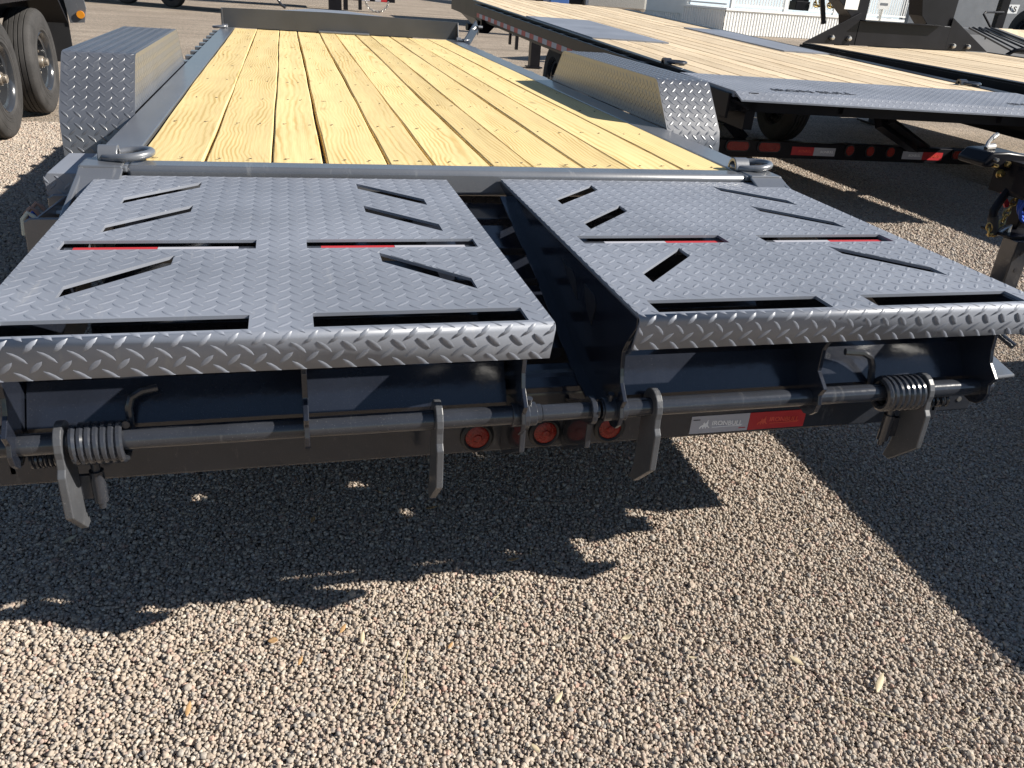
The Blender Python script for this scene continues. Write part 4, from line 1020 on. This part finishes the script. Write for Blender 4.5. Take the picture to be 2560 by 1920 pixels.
for y in (0.4, 1.6):
    if y != 1.6: dup(gw, GT, Vector((5.9, y, 0.42)) - GT.location)
    dup(gw, GT, Vector((8.5, y, 0.42)) - GT.location)
    mb = MB(); mb.tube([(5.9, y, 0.42), (8.5, y, 0.42)], 0.065, 12); build(mb, 'axle', M['black'], GT, smooth=True)
mb = MB(); gbox(mb, 1.5, 1.95, -0.7, 0.3, -0.62, -0.05); gbox(mb, 1.62, 1.84, -0.3, -0.1, -0.95, -0.6); gbox(mb, 1.5, 1.98, -0.42, 0.02, -0.952, -0.93); build(mb, 'jack', M['black'], GT)
mb = MB(); mb.bar(Gp(0.28, -0.1, 0.22), Gp(0.02, -0.25, 1.15), 0.05, 0.05); build(mb, 'support_rod', M['black'], GT)
# safety chains hanging from the neck
def chain(pts, link_len, r, name, m, parent):
    mb = MB(); pts = [Vector(p) for p in pts]
    seg = []
    for i in range(len(pts) - 1):
        d = pts[i + 1] - pts[i]; n = max(1, int(round(d.length / (link_len * 0.72))))
        seg += [pts[i] + d * (k / n) for k in range(n)]
    seg.append(pts[-1])
    for i in range(len(seg) - 1):
        c = (seg[i] + seg[i + 1]) / 2; d = (seg[i + 1] - seg[i]).normalized(); a = d.cross(Vector((0.3, 0.5, 0.8))).normalized(); b = d.cross(a)
        wv = a if i % 2 else b; ring = []
        for k in range(12):
            t = 2 * math.pi * k / 12; ring.append(c + d * (link_len * 0.5 * math.cos(t)) + wv * (link_len * 0.30 * math.sin(t)))
        mb.tube(ring, r, 6, closed=True)
    return build(mb, name, M[m], parent, smooth=True)
mb = MB(); mb.box(8.86, 9.10, 12.6, 12.7, 1.35, 2.4); nk = None
HC = thing('hanging_coupler_trailer', (9.0, 13.2, 0), 'dark gooseneck coupler tube with two gold safety chains, in front of the white skirting', 'trailer')
mb = MB(); mb.box(8.86, 9.12, 12.55, 12.75, 1.27, 3.6); mb.box(8.84, 9.14, 12.53, 12.77, 1.26, 1.42); build(mb, 'coupler_tube', M['black'], HC, bevel=0.01)
mb = MB(); mb.bar((8.99, 12.7, 3.6), (12.5, 16.0, 3.4), 0.3, 0.3); mb.bar((12.42, 15.95, 0.0), (12.42, 15.95, 3.4), 0.25, 0.25); build(mb, 'neck_frame', M['black'], HC)
for x in (9.24, 9.54):
    chain([(x, 12.55, 2.2), (x - 0.01, 12.5, 1.36), (x + 0.09, 12.5, 1.36), (x + 0.10, 12.55, 2.2)], 0.085, 0.013, 'safety_chain', 'gold', HC)

# ------------------------------------------------------------------ low trailer with spare tyre, far right
ET = thing('utility_trailer', (12.0, 10.5, 0), 'dark trailer with grey ribbed side deck and planks at the far right edge', 'trailer')
mb = MB(); mb.add([(10.2, 9.9, 1.18), (14.5, 9.9, 1.18), (14.5, 9.6, 0.60), (10.75, 9.6, 0.60), (10.2, 9.9, 1.10), (10.2, 12.5, 1.18), (14.5, 12.2, 1.18), (14.5, 12.2, 0.6), (10.7, 12.5, 0.60)],
       [(0, 5, 6, 1), (3, 2, 7, 8), (0, 4, 3, 8, 5), (1, 6, 7, 2), (0, 1, 2, 3, 4)]); build(mb, 'body_frame', M['deckgrey'], ET)
mb = MB()
mb.add([(10.12, 9.44, 1.225), (10.65, 9.42, 1.24), (12.2, 9.01, 0.86), (10.78, 9.06, 0.92)], [(0, 1, 2, 3)]); sdk = build(mb, 'side_deck', M['deckgrey'], ET)
md = sdk.modifiers.new('thickness', 'SOLIDIFY'); md.thickness = 0.03
for k in range(4):
    t = 0.12 + 0.22 * k
    mb = MB(); a = Vector((10.12, 9.44, 1.225)).lerp(Vector((10.65, 9.42, 1.24)), t); b = Vector((10.78, 9.06, 0.92)).lerp(Vector((12.2, 9.01, 0.86)), t)
    mb.bar(a + Vector((0, -0.004, 0.006)), b + Vector((0, -0.004, 0.006)), 0.03, 0.008); build(mb, 'rib', M['deckgrey'], ET)
for k in range(4):
    mb = MB(); x = 10.68 + 0.32 * k; mb.add([(x, 9.47, 1.235), (x + 0.30, 9.46, 1.24), (x + 2.1, 9.04, 0.86), (x + 1.55, 9.05, 0.86)], [(0, 1, 2, 3)]); o = build(mb, 'plank', M['paleplank'], ET); md = o.modifiers.new('thickness', 'SOLIDIFY'); md.thickness = 0.03
mb = MB(); mb.tube([(10.28, 9.40, 1.15), (10.31, 9.40, 1.22), (10.40, 9.38, 1.18), (10.42, 9.36, 1.06)], 0.010, 8); build(mb, 'grab_handle', M['gloss'], ET, smooth=True)
mb = MB(); mb.tube([(10.70, 9.12, 0.86), (10.78, 9.08, 0.93), (10.90, 9.06, 0.955), (11.6, 9.0, 0.94)], 0.03, 10); build(mb, 'fender_edge', M['black'], ET, smooth=True)
ew = wheel(ET, (12.95, 11.1, 1.17), R=0.42, w=0.25, side=-1)
ew['label'] = 'spare tyre standing on the deck'
mb = MB(); mb.box(11.42, 11.58, 10.3, 10.4, 1.0, 2.4); mb.tube([(11.5, 10.3, 1.48), (10.93, 10.08, 1.46), (10.88, 10.06, 1.43), (11.02, 9.95, 1.22)], 0.018, 8); build(mb, 'spare_carrier', M['black'], ET)
mb = MB(); mb.box(12.0, 16.0, 13.3, 13.4, 0.9, 3.0); bd = build(mb, 'front_wall', M['plate2'], ET)
mb = MB(); mb.add([(12.30, 11.1, 1.47), (12.50, 11.06, 1.48), (12.56, 11.1, 1.63), (12.36, 11.14, 1.62)], [(0, 1, 2, 3)]); sg = build(mb, 'number_plate', M['white'], ET); md = sg.modifiers.new('thickness', 'SOLIDIFY'); md.thickness = 0.008
text('LS', 'lettering', M['print'], sg, (12.425, 11.085, 1.55), 0.13, (0.97, -0.19, 0.06), (0.28, 0.10, 0.95), 0.004)

# ------------------------------------------------------------------ trailer tongue at the right edge; its box stands just outside the picture and throws the long shadow
FT = thing('box_trailer', (3.3, -2.0, 0), 'black trailer tongue with adjustable coupler, drop leg jack and blue hose at the right edge', 'trailer')
mb = MB(); mb.box(2.30, 4.35, -5.2, -0.28, 0.52, 0.87); build(mb, 'box_body', M['black'], FT, bevel=0.01)
for y in (-3.3, -2.35):
    mb = MB(); mb.tube([(2.2, y, 0.36), (4.45, y, 0.36)], 0.05, 12); build(mb, 'axle', M['black'], FT, smooth=True)
fw = wheel(FT, (2.17, -2.35, 0.36), R=0.36, w=0.20, side=-1, detail=False)
for x, y in ((2.17, -3.3), (4.48, -2.35), (4.48, -3.3)): dup(fw, FT, Vector((x, y, 0.36)) - FT.location)
mb = MB(); mb.bar((2.55, -0.3, 0.62), (3.20, 1.05, 0.63), 0.06, 0.12); mb.bar((4.10, -0.3, 0.62), (3.30, 1.05, 0.63), 0.06, 0.12); mb.box(3.13, 3.37, 0.88, 1.12, 0.54, 0.71); build(mb, 'tongue', M['black'], FT)
mb = MB(); mb.box(3.135, 3.275, 1.045, 1.125, 0.55, 0.735); build(mb, 'coupler_channel', M['gloss'], FT, bevel=0.006)
mb = MB(); mb.prism([(2.955, 0.70), (3.00, 0.748), (3.10, 0.752), (3.24, 0.738), (3.24, 0.66), (3.10, 0.655), (3.03, 0.672), (2.965, 0.672)], 'y', 1.03, 1.22)
cp_ = build(mb, 'coupler', M['black'], FT, smooth=True, bevel=0.010)
for i, (x, z, r, m) in enumerate(((3.105, 0.693, 0.019, 'gold'), (3.088, 0.642, 0.019, 'gold'), (3.02, 0.715, 0.012, 'zinc'), (3.03, 0.685, 0.011, 'gold'))):
    mb = MB(); mb.hexnut((x, 1.022 if i > 1 else 1.028, z), r * 0.8, 0.03, 'y'); mb.disc((x, 1.034, z), r * 1.25, 0.006, 'y', 16); build(mb, 'bolt', M[m], cp_)
mb = MB(); mb.tube([(3.03, 1.12, 0.755), (3.055, 1.14, 0.785), (3.10, 1.16, 0.815)], 0.010, 8); mb.tube([(3.08, 1.15, 0.80), (3.125, 1.17, 0.818)], 0.012, 8); mb.tube([(3.04, 1.13, 0.76), (3.09, 1.13, 0.765)], 0.016, 8); build(mb, 'coupler_latch', M['zinc'], cp_, smooth=True)
mb = MB(); mb.tube([(3.40, 1.07, 0.72), (3.268, 1.04, 0.667), (3.16, 1.01, 0.575), (3.105, 0.99, 0.515), (3.072, 0.98, 0.46), (3.070, 0.97, 0.42), (3.09, 0.955, 0.35)], 0.021, 14); ch = build(mb, 'tongue_handle', M['black'], FT, smooth=True)
mb = MB(); mb.tube([(3.0705, 0.972, 0.43), (3.092, 0.953, 0.338)], 0.026, 14); build(mb, 'grip', M['blackdull'], ch, smooth=True)
chain([(3.30, 1.01, 0.62), (3.225, 1.0, 0.545), (3.17, 0.985, 0.46), (3.13, 0.965, 0.385), (3.09, 0.95, 0.335), (3.06, 0.95, 0.34), (3.055, 0.96, 0.39)], 0.045, 0.0055, 'safety_chain', 'gold', FT)
for dz, r_ in ((0.0, 0.088), (0.012, 0.096), (-0.014, 0.092), (0.022, 0.084)):
    mb = MB(); mb.tube([(3.285 + r_ * 0.75 * math.cos(t), 0.965 + dz * 0.8, 0.495 + dz + r_ * 0.85 * math.sin(t)) for t in [2 * math.pi * i / 24 for i in range(24)]], 0.0085, 8, closed=True); build(mb, 'hose', M['wire_blue'], FT, smooth=True)
mb = MB(); mb.box(3.105, 3.205, 0.80, 0.90, 0.0, 0.345); jk = build(mb, 'jack_leg', M['gloss'], FT, bevel=0.005)
for z in (0.09, 0.19, 0.28):
    mb = MB(); mb.disc((3.155, 0.7995, z), 0.012, 0.002, 'y', 14); build(mb, 'pin_hole', M['print'], jk)
mb = MB(); mb.box(3.09, 3.32, 0.84, 1.05, 0.345, 0.36); mb.box(3.26, 3.34, 0.98, 1.06, 0.36, 0.60); build(mb, 'jack_housing', M['black'], FT, bevel=0.004)
mb = MB(); mb.tube([(3.10, 0.94, 0.345), (3.135, 0.935, 0.375), (3.16, 0.93, 0.392), (3.155, 0.925, 0.35)], 0.012, 8); build(mb, 'jack_pin', M['zinc'], FT, smooth=True)
mb = MB(); mb.box(3.128, 3.17, 1.042, 1.044, 0.49, 0.51); build(mb, 'reflective_tape', M['tapewhite'], FT)
mb = MB(); mb.add([(3.125, 1.03, 0.545), (3.16, 1.03, 0.53), (3.22, 1.03, 0.47), (3.18, 1.03, 0.465)], [(0, 1, 2, 3)]); o = build(mb, 'breakaway_switch', M['tapered'], FT); md = o.modifiers.new('t', 'SOLIDIFY'); md.thickness = 0.01

# ------------------------------------------------------------------ far row of trailers at the top of the picture
FA = thing('equipment_hauler', (-4.8, 28, 0), 'distant dark trailer on two tyres beyond the left fender', 'trailer')
fa = wheel(FA, (-3.75, 26.0, 0.40), R=0.40, w=0.26, side=-1, detail=False, hub=False)
fa.rotation_euler = (0, 0, 0)
dup(fa, FA, Vector((-5.1, 26.6, 0.40)) - FA.location)
for ch in [c_ for c_ in FA.children]: ch.rotation_euler = (0, 0, math.radians(64))
mb = MB(); mb.bar((-9.5, 29.2, 1.05), (1.2, 24.6, 1.05), 2.4, 0.35); build(mb, 'deck_frame', M['black'], FA)
mb = MB(); mb.bar((-9.5, 28.6, 0.75), (-2.9, 25.8, 0.75), 1.2, 0.3); build(mb, 'main_beam', M['black'], FA)
FB = thing('tag_trailer', (2.0, 32.5, 0), 'distant black trailer tongue with chain and red and white tape behind the headboard', 'trailer')
mb = MB(); mb.box(1.08, 1.55, 31.3, 31.7, 0.0, 1.6); mb.box(1.62, 1.78, 31.3, 31.5, 0.02, 0.9); mb.box(2.18, 2.30, 31.4, 31.6, 0.05, 0.7); build(mb, 'jack', M['black'], FB)
mb = MB(); mb.box(1.5, 3.55, 31.45, 31.7, 0.36, 0.62); mb.box(-2.5, 1.6, 31.45, 33.5, 0.9, 1.2); build(mb, 'tongue_beam', M['black'], FB)
for x0, x1, m in ((2.15, 2.6, 'tapewhite'), (2.80, 3.02, 'tapewhite'), (3.03, 3.25, 'tapered')):
    mb = MB(); mb.box(x0, x1, 31.440, 31.446, 0.37, 0.50); build(mb, 'reflective_tape', M[m], FB)
chain([(2.45 + 0.42 * (1 - math.cos(t)), 31.40, 0.38 - 0.36 * math.sin(t)) for t in [math.pi * i / 10 for i in range(11)]], 0.10, 0.014, 'safety_chain', 'zinc', FB)
mb = MB(); mb.tube([(-0.75, 30.0, 0.9), (-0.75, 30.0, 0.30), (-0.62, 29.95, 0.10), (-0.48, 29.9, 0.02)], 0.05, 10); build(mb, 'jack_handle', M['gloss'], FB, smooth=True)

# ------------------------------------------------------------------ white office building with skirting and porch
OB = thing('office_building', (22.0, 34.0, 0), 'white office building with ribbed skirting and porch railing at the top right', 'building')
bA = Vector((17.45, 31.53, 0)); bD = Vector((0.975, 0.22, 0)).normalized(); bN = Vector((0.22, -0.975, 0)).normalized()
def Op(s, b, z): return bA + bD * s - bN * b + Vector((0, 0, z))
def obox(mb, s0, s1, b0, b1, z0, z1):
    c = [(s0, b0, z0), (s1, b0, z0), (s1, b1, z0), (s0, b1, z0), (s0, b0, z1), (s1, b0, z1), (s1, b1, z1), (s0, b1, z1)]
    return mb.add([Op(*q) for q in c], [(0, 3, 2, 1), (4, 5, 6, 7), (0, 1, 5, 4), (1, 2, 6, 5), (2, 3, 7, 6), (3, 0, 4, 7)])
def ribbed(length, z0, z1, fn, pitch=0.165):
    mb = MB(); n = int(length / pitch); bot, top = [], []
    for k in range(n):
        for t, d in ((0, 0), (0.42, 0), (0.52, 0.03), (0.90, 0.03)):
            bot.append(fn((k + t) * pitch, d, z0)); top.append(fn((k + t) * pitch, d, z1))
    m_ = len(bot); mb.add(bot + top, [(i, i + 1, m_ + i + 1, m_ + i) for i in range(m_ - 1)]); return mb
build(ribbed(13.0, 0.0, 0.93, lambda s, d, z: Op(s, d, z)), 'skirting', M['white'], OB)
build(ribbed(3.1, 0.0, 0.93, lambda s, d, z: Op(d, s + 0.05, z)), 'skirting', M['white'], OB)
build(ribbed(21.0, 0.0, 0.62, lambda s, d, z: Op(0.42 + d, s + 3.2, z)), 'skirting', M['white'], OB)
mb = MB(); obox(mb, -0.04, 13.0, -0.05, 3.15, 0.935, 1.02); build(mb, 'porch_deck', M['white'], OB)
mb = MB(); obox(mb, 0.3, 13.0, 0.0, 0.06, 1.13, 1.19); obox(mb, 0.3, 13.0, 0.0, 0.06, 1.95, 2.03); build(mb, 'porch_rail', M['white'], OB)
mb = MB(); obox(mb, 0.0, 0.06, 0.1, 3.1, 1.13, 1.19); obox(mb, 0.0, 0.06, 0.1, 3.1, 1.95, 2.03); build(mb, 'porch_rail', M['white'], OB)
bal = None
for k in range(78):
    s = 0.35 + 0.162 * k
    if bal is None:
        mb = MB(); mb.box(-0.02, 0.02, -0.02, 0.02, 1.18, 1.96); bal = build(mb, 'baluster', M['white'], OB, local=True); bal.location = Op(s, 0.03, 0) - OB.location
    else:
        b2 = bal.copy(); COL.objects.link(b2); b2.location = Op(s, 0.03, 0) - OB.location
for s in (0.2, 3.2, 6.2, 9.2, 12.4):
    mb = MB(); obox(mb, s, s + 0.12, -0.02, 0.10, 1.02, 2.2); build(mb, 'porch_post', M['white'], OB)
mb = MB(); obox(mb, 0.40, 14.0, 3.2, 24.0, 0.62, 4.0); build(mb, 'wall', M['white'], OB)
mb = MB(); obox(mb, 0.5, 13.9, 3.10, 3.19, 1.03, 3.9); build(mb, 'front_cladding', M['bluegrey'], OB)
for s in (1.2, 4.6, 8.0):
    mb = MB(); obox(mb, s, s + 1.1, 3.05, 3.09, 1.9, 3.2); wf = build(mb, 'window', M['white'], OB); mb = MB(); obox(mb, s + 0.08, s + 1.02, 3.03, 3.048, 1.98, 3.12); build(mb, 'pane', M['glass'], wf)
mb = MB(); obox(mb, 0.20, 0.39, 8.0, 8.5, 0.75, 1.5); build(mb, 'meter_box', M['plate2'], OB)
mb = MB(); mb.tube([Op(0.25, 10.0, 0.1), Op(0.25, 10.0, 0.75), Op(0.25, 9.9, 0.85), Op(0.25, 9.4, 0.85), Op(0.25, 9.3, 0.75), Op(0.25, 9.3, 0.1)], 0.05, 8); build(mb, 'pipe', M['plate2'], OB, smooth=True)
# stairs at the right end
mb = MB(); mb.bar(Op(13.2, -0.3, 2.0), Op(15.6, -0.5, 0.75), 0.08, 0.08); build(mb, 'stair_rail', M['white'], OB)
for s, z in ((13.3, 1.95), (14.1, 1.5), (14.9, 1.1)):
    mb = MB(); mb.bar(Op(s, -0.35, 0.0), Op(s, -0.35, z), 0.09, 0.09); build(mb, 'stair_post', M['white'], OB)
for k in range(5):
    mb = MB(); obox(mb, 13.1 + 0.45 * k, 13.5 + 0.45 * k, -0.4, 1.4, 0.74 - 0.17 * k, 0.80 - 0.17 * k); build(mb, 'stair_tread', M['white'], OB)
mb = MB(); obox(mb, 14.2, 30.0, 3.5, 9.0, 0.0, 4.0); build(mb, 'side_wall', M['bluegrey'], OB)
for k in range(7):
    mb = MB(); obox(mb, 15.0 + 0.32 * k, 15.16 + 0.32 * k, 3.40, 3.49, 0.7, 2.6); build(mb, 'blind', M['plate2'], OB)
# parking sign on its post
PS = thing('parking_sign', (26.0, 32.9, 0), 'small white parking sign on a thin post before the porch railing', 'sign')
mb = MB(); mb.box(25.96, 26.04, 32.88, 32.92, 0, 1.75); build(mb, 'post', M['zinc'], PS)
mb = MB(); mb.box(25.72, 26.28, 32.84, 32.87, 1.42, 2.2); sp_ = build(mb, 'sign_panel', M['white'], PS)
mb = MB(); mb.box(25.84, 26.16, 32.832, 32.839, 1.84, 1.94); mb.box(25.80, 26.20, 32.832, 32.839, 1.58, 1.68); build(mb, 'sign_print', M['plate2'], sp_)
# silver truck and blue cabinet partly seen over the deck
TK = thing('parked_truck', (7.4, 24.0, 0), 'silver truck body with dark wheel seen just above the plank deck', 'truck')
mb = MB(); mb.box(9.0, 11.2, 25.2, 29.5, 0.75, 2.1); build(mb, 'body', M['zinc'], TK, bevel=0.12)
mb = MB(); mb.box(6.4, 8.98, 25.4, 29.2, 0.85, 2.3); build(mb, 'bed', M['black'], TK, bevel=0.06)
tw = wheel(TK, (8.2, 25.6, 0.42), R=0.42, w=0.26, side=-1, detail=False)
dup(tw, TK, Vector((8.2, 28.6, 0.42)) - TK.location); dup(tw, TK, Vector((10.9, 25.4, 0.42)) - TK.location); dup(tw, TK, Vector((10.9, 28.6, 0.42)) - TK.location)
CB = thing('tool_cabinet', (6.9, 22.0, 0), 'blue steel cabinet beside the silver truck', 'cabinet')
mb = MB(); mb.box(6.75, 7.35, 21.8, 22.4, 0.02, 2.0); cb_ = build(mb, 'body', M['navy'], CB, bevel=0.02)
for z in (0.6, 1.1, 1.6):
    mb = MB(); mb.box(6.80, 7.30, 21.785, 21.799, z - 0.22, z + 0.22); build(mb, 'drawer', M['navy'], CB, bevel=0.004)

# ------------------------------------------------------------------ fallen leaves and dry stalks on the gravel
def leaf(x, y, rot, L, W, m, label, curl=0.3):
    n = 9; vs = []; L *= 0.85; W *= 0.85
    for i in range(n + 1):
        t = i / n; u = (t - 0.5) * L; w = W * math.sin(math.pi * t) ** 0.8 * 0.5 + 0.0003
        z = 0.008 + curl * L * (t - 0.45) ** 2
        for s_, dz in ((-1, 0.35), (0, 0), (1, 0.35)): vs.append((u, s_ * w, z + dz * w))
    fs = []
    for i in range(n):
        for k in (0, 1): fs.append((i * 3 + k, i * 3 + k + 1, i * 3 + k + 4, i * 3 + k + 3))
    me = bpy.data.meshes.new('fallen_leaf'); me.from_pydata(vs, [], fs); me.materials.append(M[m]); me.shade_smooth()
    o = bpy.data.objects.new('fallen_leaf', me); COL.objects.link(o); o.location = (x, y, 0.0); o.rotation_euler = (0.12, -0.1, rot)
    md = o.modifiers.new('thickness', 'SOLIDIFY'); md.thickness = 0.0006
    return setp(o, label, 'leaf', 'fallen leaves on the gravel')
leaf(0.007, -0.858, 0.0, 0.040, 0.010, 'leaf_tan', 'orange leaf lying at the shadow edge below the middle lamps')
leaf(-0.597, -1.046, -0.2, 0.028, 0.019, 'leaf_tan', 'broad orange leaf on the sunlit gravel, left of the pair of leaves')
leaf(-0.444, -1.035, 1.0, 0.034, 0.011, 'leaf_tan', 'narrow orange leaf standing close to a paler leaf')
leaf(-0.403, -1.070, 1.4, 0.040, 0.011, 'leaf_pale', 'pale upright leaf just right of an orange leaf')
leaf(-0.762, -1.208, 1.45, 0.042, 0.012, 'leaf_tan', 'yellow upright leaf nearest the lower left corner')
leaf(-0.541, -1.118, 1.2, 0.030, 0.009, 'leaf_tan', 'brown curled leaf below the broad orange leaf', 0.6)
leaf(-0.210, -1.130, 0.9, 0.026, 0.008, 'leaf_tan', 'small reddish leaf on the middle of the sunlit gravel')
leaf(0.719, -1.416, 0.75, 0.075, 0.016, 'leaf_pale', 'long pale dry blade, largest of the leaves at lower right')
leaf(0.567, -1.321, -1.25, 0.050, 0.018, 'leaf_pale', 'pale oval leaf left of the long dry blade')
leaf(-0.010, -1.319, 0.8, 0.040, 0.011, 'leaf_pale', 'pale slim leaf in the bottom middle')
leaf(-0.092, -1.435, -1.2, 0.036, 0.013, 'leaf_pale', 'pale leaf nearest the bottom edge')
leaf(0.201, -1.179, 0.2, 0.032, 0.014, 'leaf_pale', 'whitish crumpled leaf right of centre', 0.7)
leaf(0.330, -1.266, -0.5, 0.024, 0.007, 'leaf_pale', 'tiny pale leaf right of the crumpled whitish leaf')
leaf(-1.104, -0.591, 0.6, 0.045, 0.014, 'leaf_pale', 'greyish leaf in the shade beside the left swing leg')
leaf(-0.498, -0.602, 1.2, 0.030, 0.013, 'leaf_tan', 'tan leaf in the deep shade below the left ramp')
leaf(-0.166, -0.596, 0.0, 0.040, 0.010, 'leaf_tan', 'brown slim leaf in the deep shade under the second swing leg')
def stalk(pts, label):
    mb = MB(); mb.tube(pts, 0.0009, 5); o = build(mb, 'dry_stalk', M['straw']); setp(o, label, 'stalk', 'dry stalks on the gravel')
stalk([(0.700, -1.520, 0.010), (0.640, -1.475, 0.012), (0.612, -1.435, 0.010), (0.600, -1.400, 0.013)], 'thin dry stalk below the long pale blade')
stalk([(-0.32, -1.21, 0.010), (-0.318, -1.17, 0.013), (-0.305, -1.13, 0.010)], 'thin dry stalk left of the small reddish leaf')
stalk([(-0.10, -1.02, 0.010), (-0.06, -0.985, 0.012), (-0.04, -0.96, 0.010)], 'thin dry stalk just below the orange leaf at the shadow edge')
stalk([(-0.36, -1.29, 0.010), (-0.33, -1.25, 0.013), (-0.325, -1.20, 0.010)], 'bent dry stalk left of the bottom middle leaf')

mb = MB(); rs = random.Random(21)
for k in range(150):
    y = rs.uniform(-1.75, 0.2); x = rs.uniform(-1.3 - 0.3 * (y + 1.3), 1.0 + 0.8 * (y + 1.6)); a = rs.uniform(0, 6.28); l = rs.uniform(0.008, 0.035); z = rs.uniform(0.004, 0.008)
    mx, my = x + math.cos(a) * l * 0.5 + rs.uniform(-0.003, 0.003), y + math.sin(a) * l * 0.5 + rs.uniform(-0.003, 0.003)
    mb.tube([(x, y, z), (mx, my, z + rs.uniform(0, 0.004)), (x + math.cos(a) * l, y + math.sin(a) * l, z)], rs.uniform(0.0004, 0.0009), 4)
o = build(mb, 'straw_litter', M['straw'], kind='stuff'); setp(o, 'fine dry straw scattered over the gravel', 'litter')
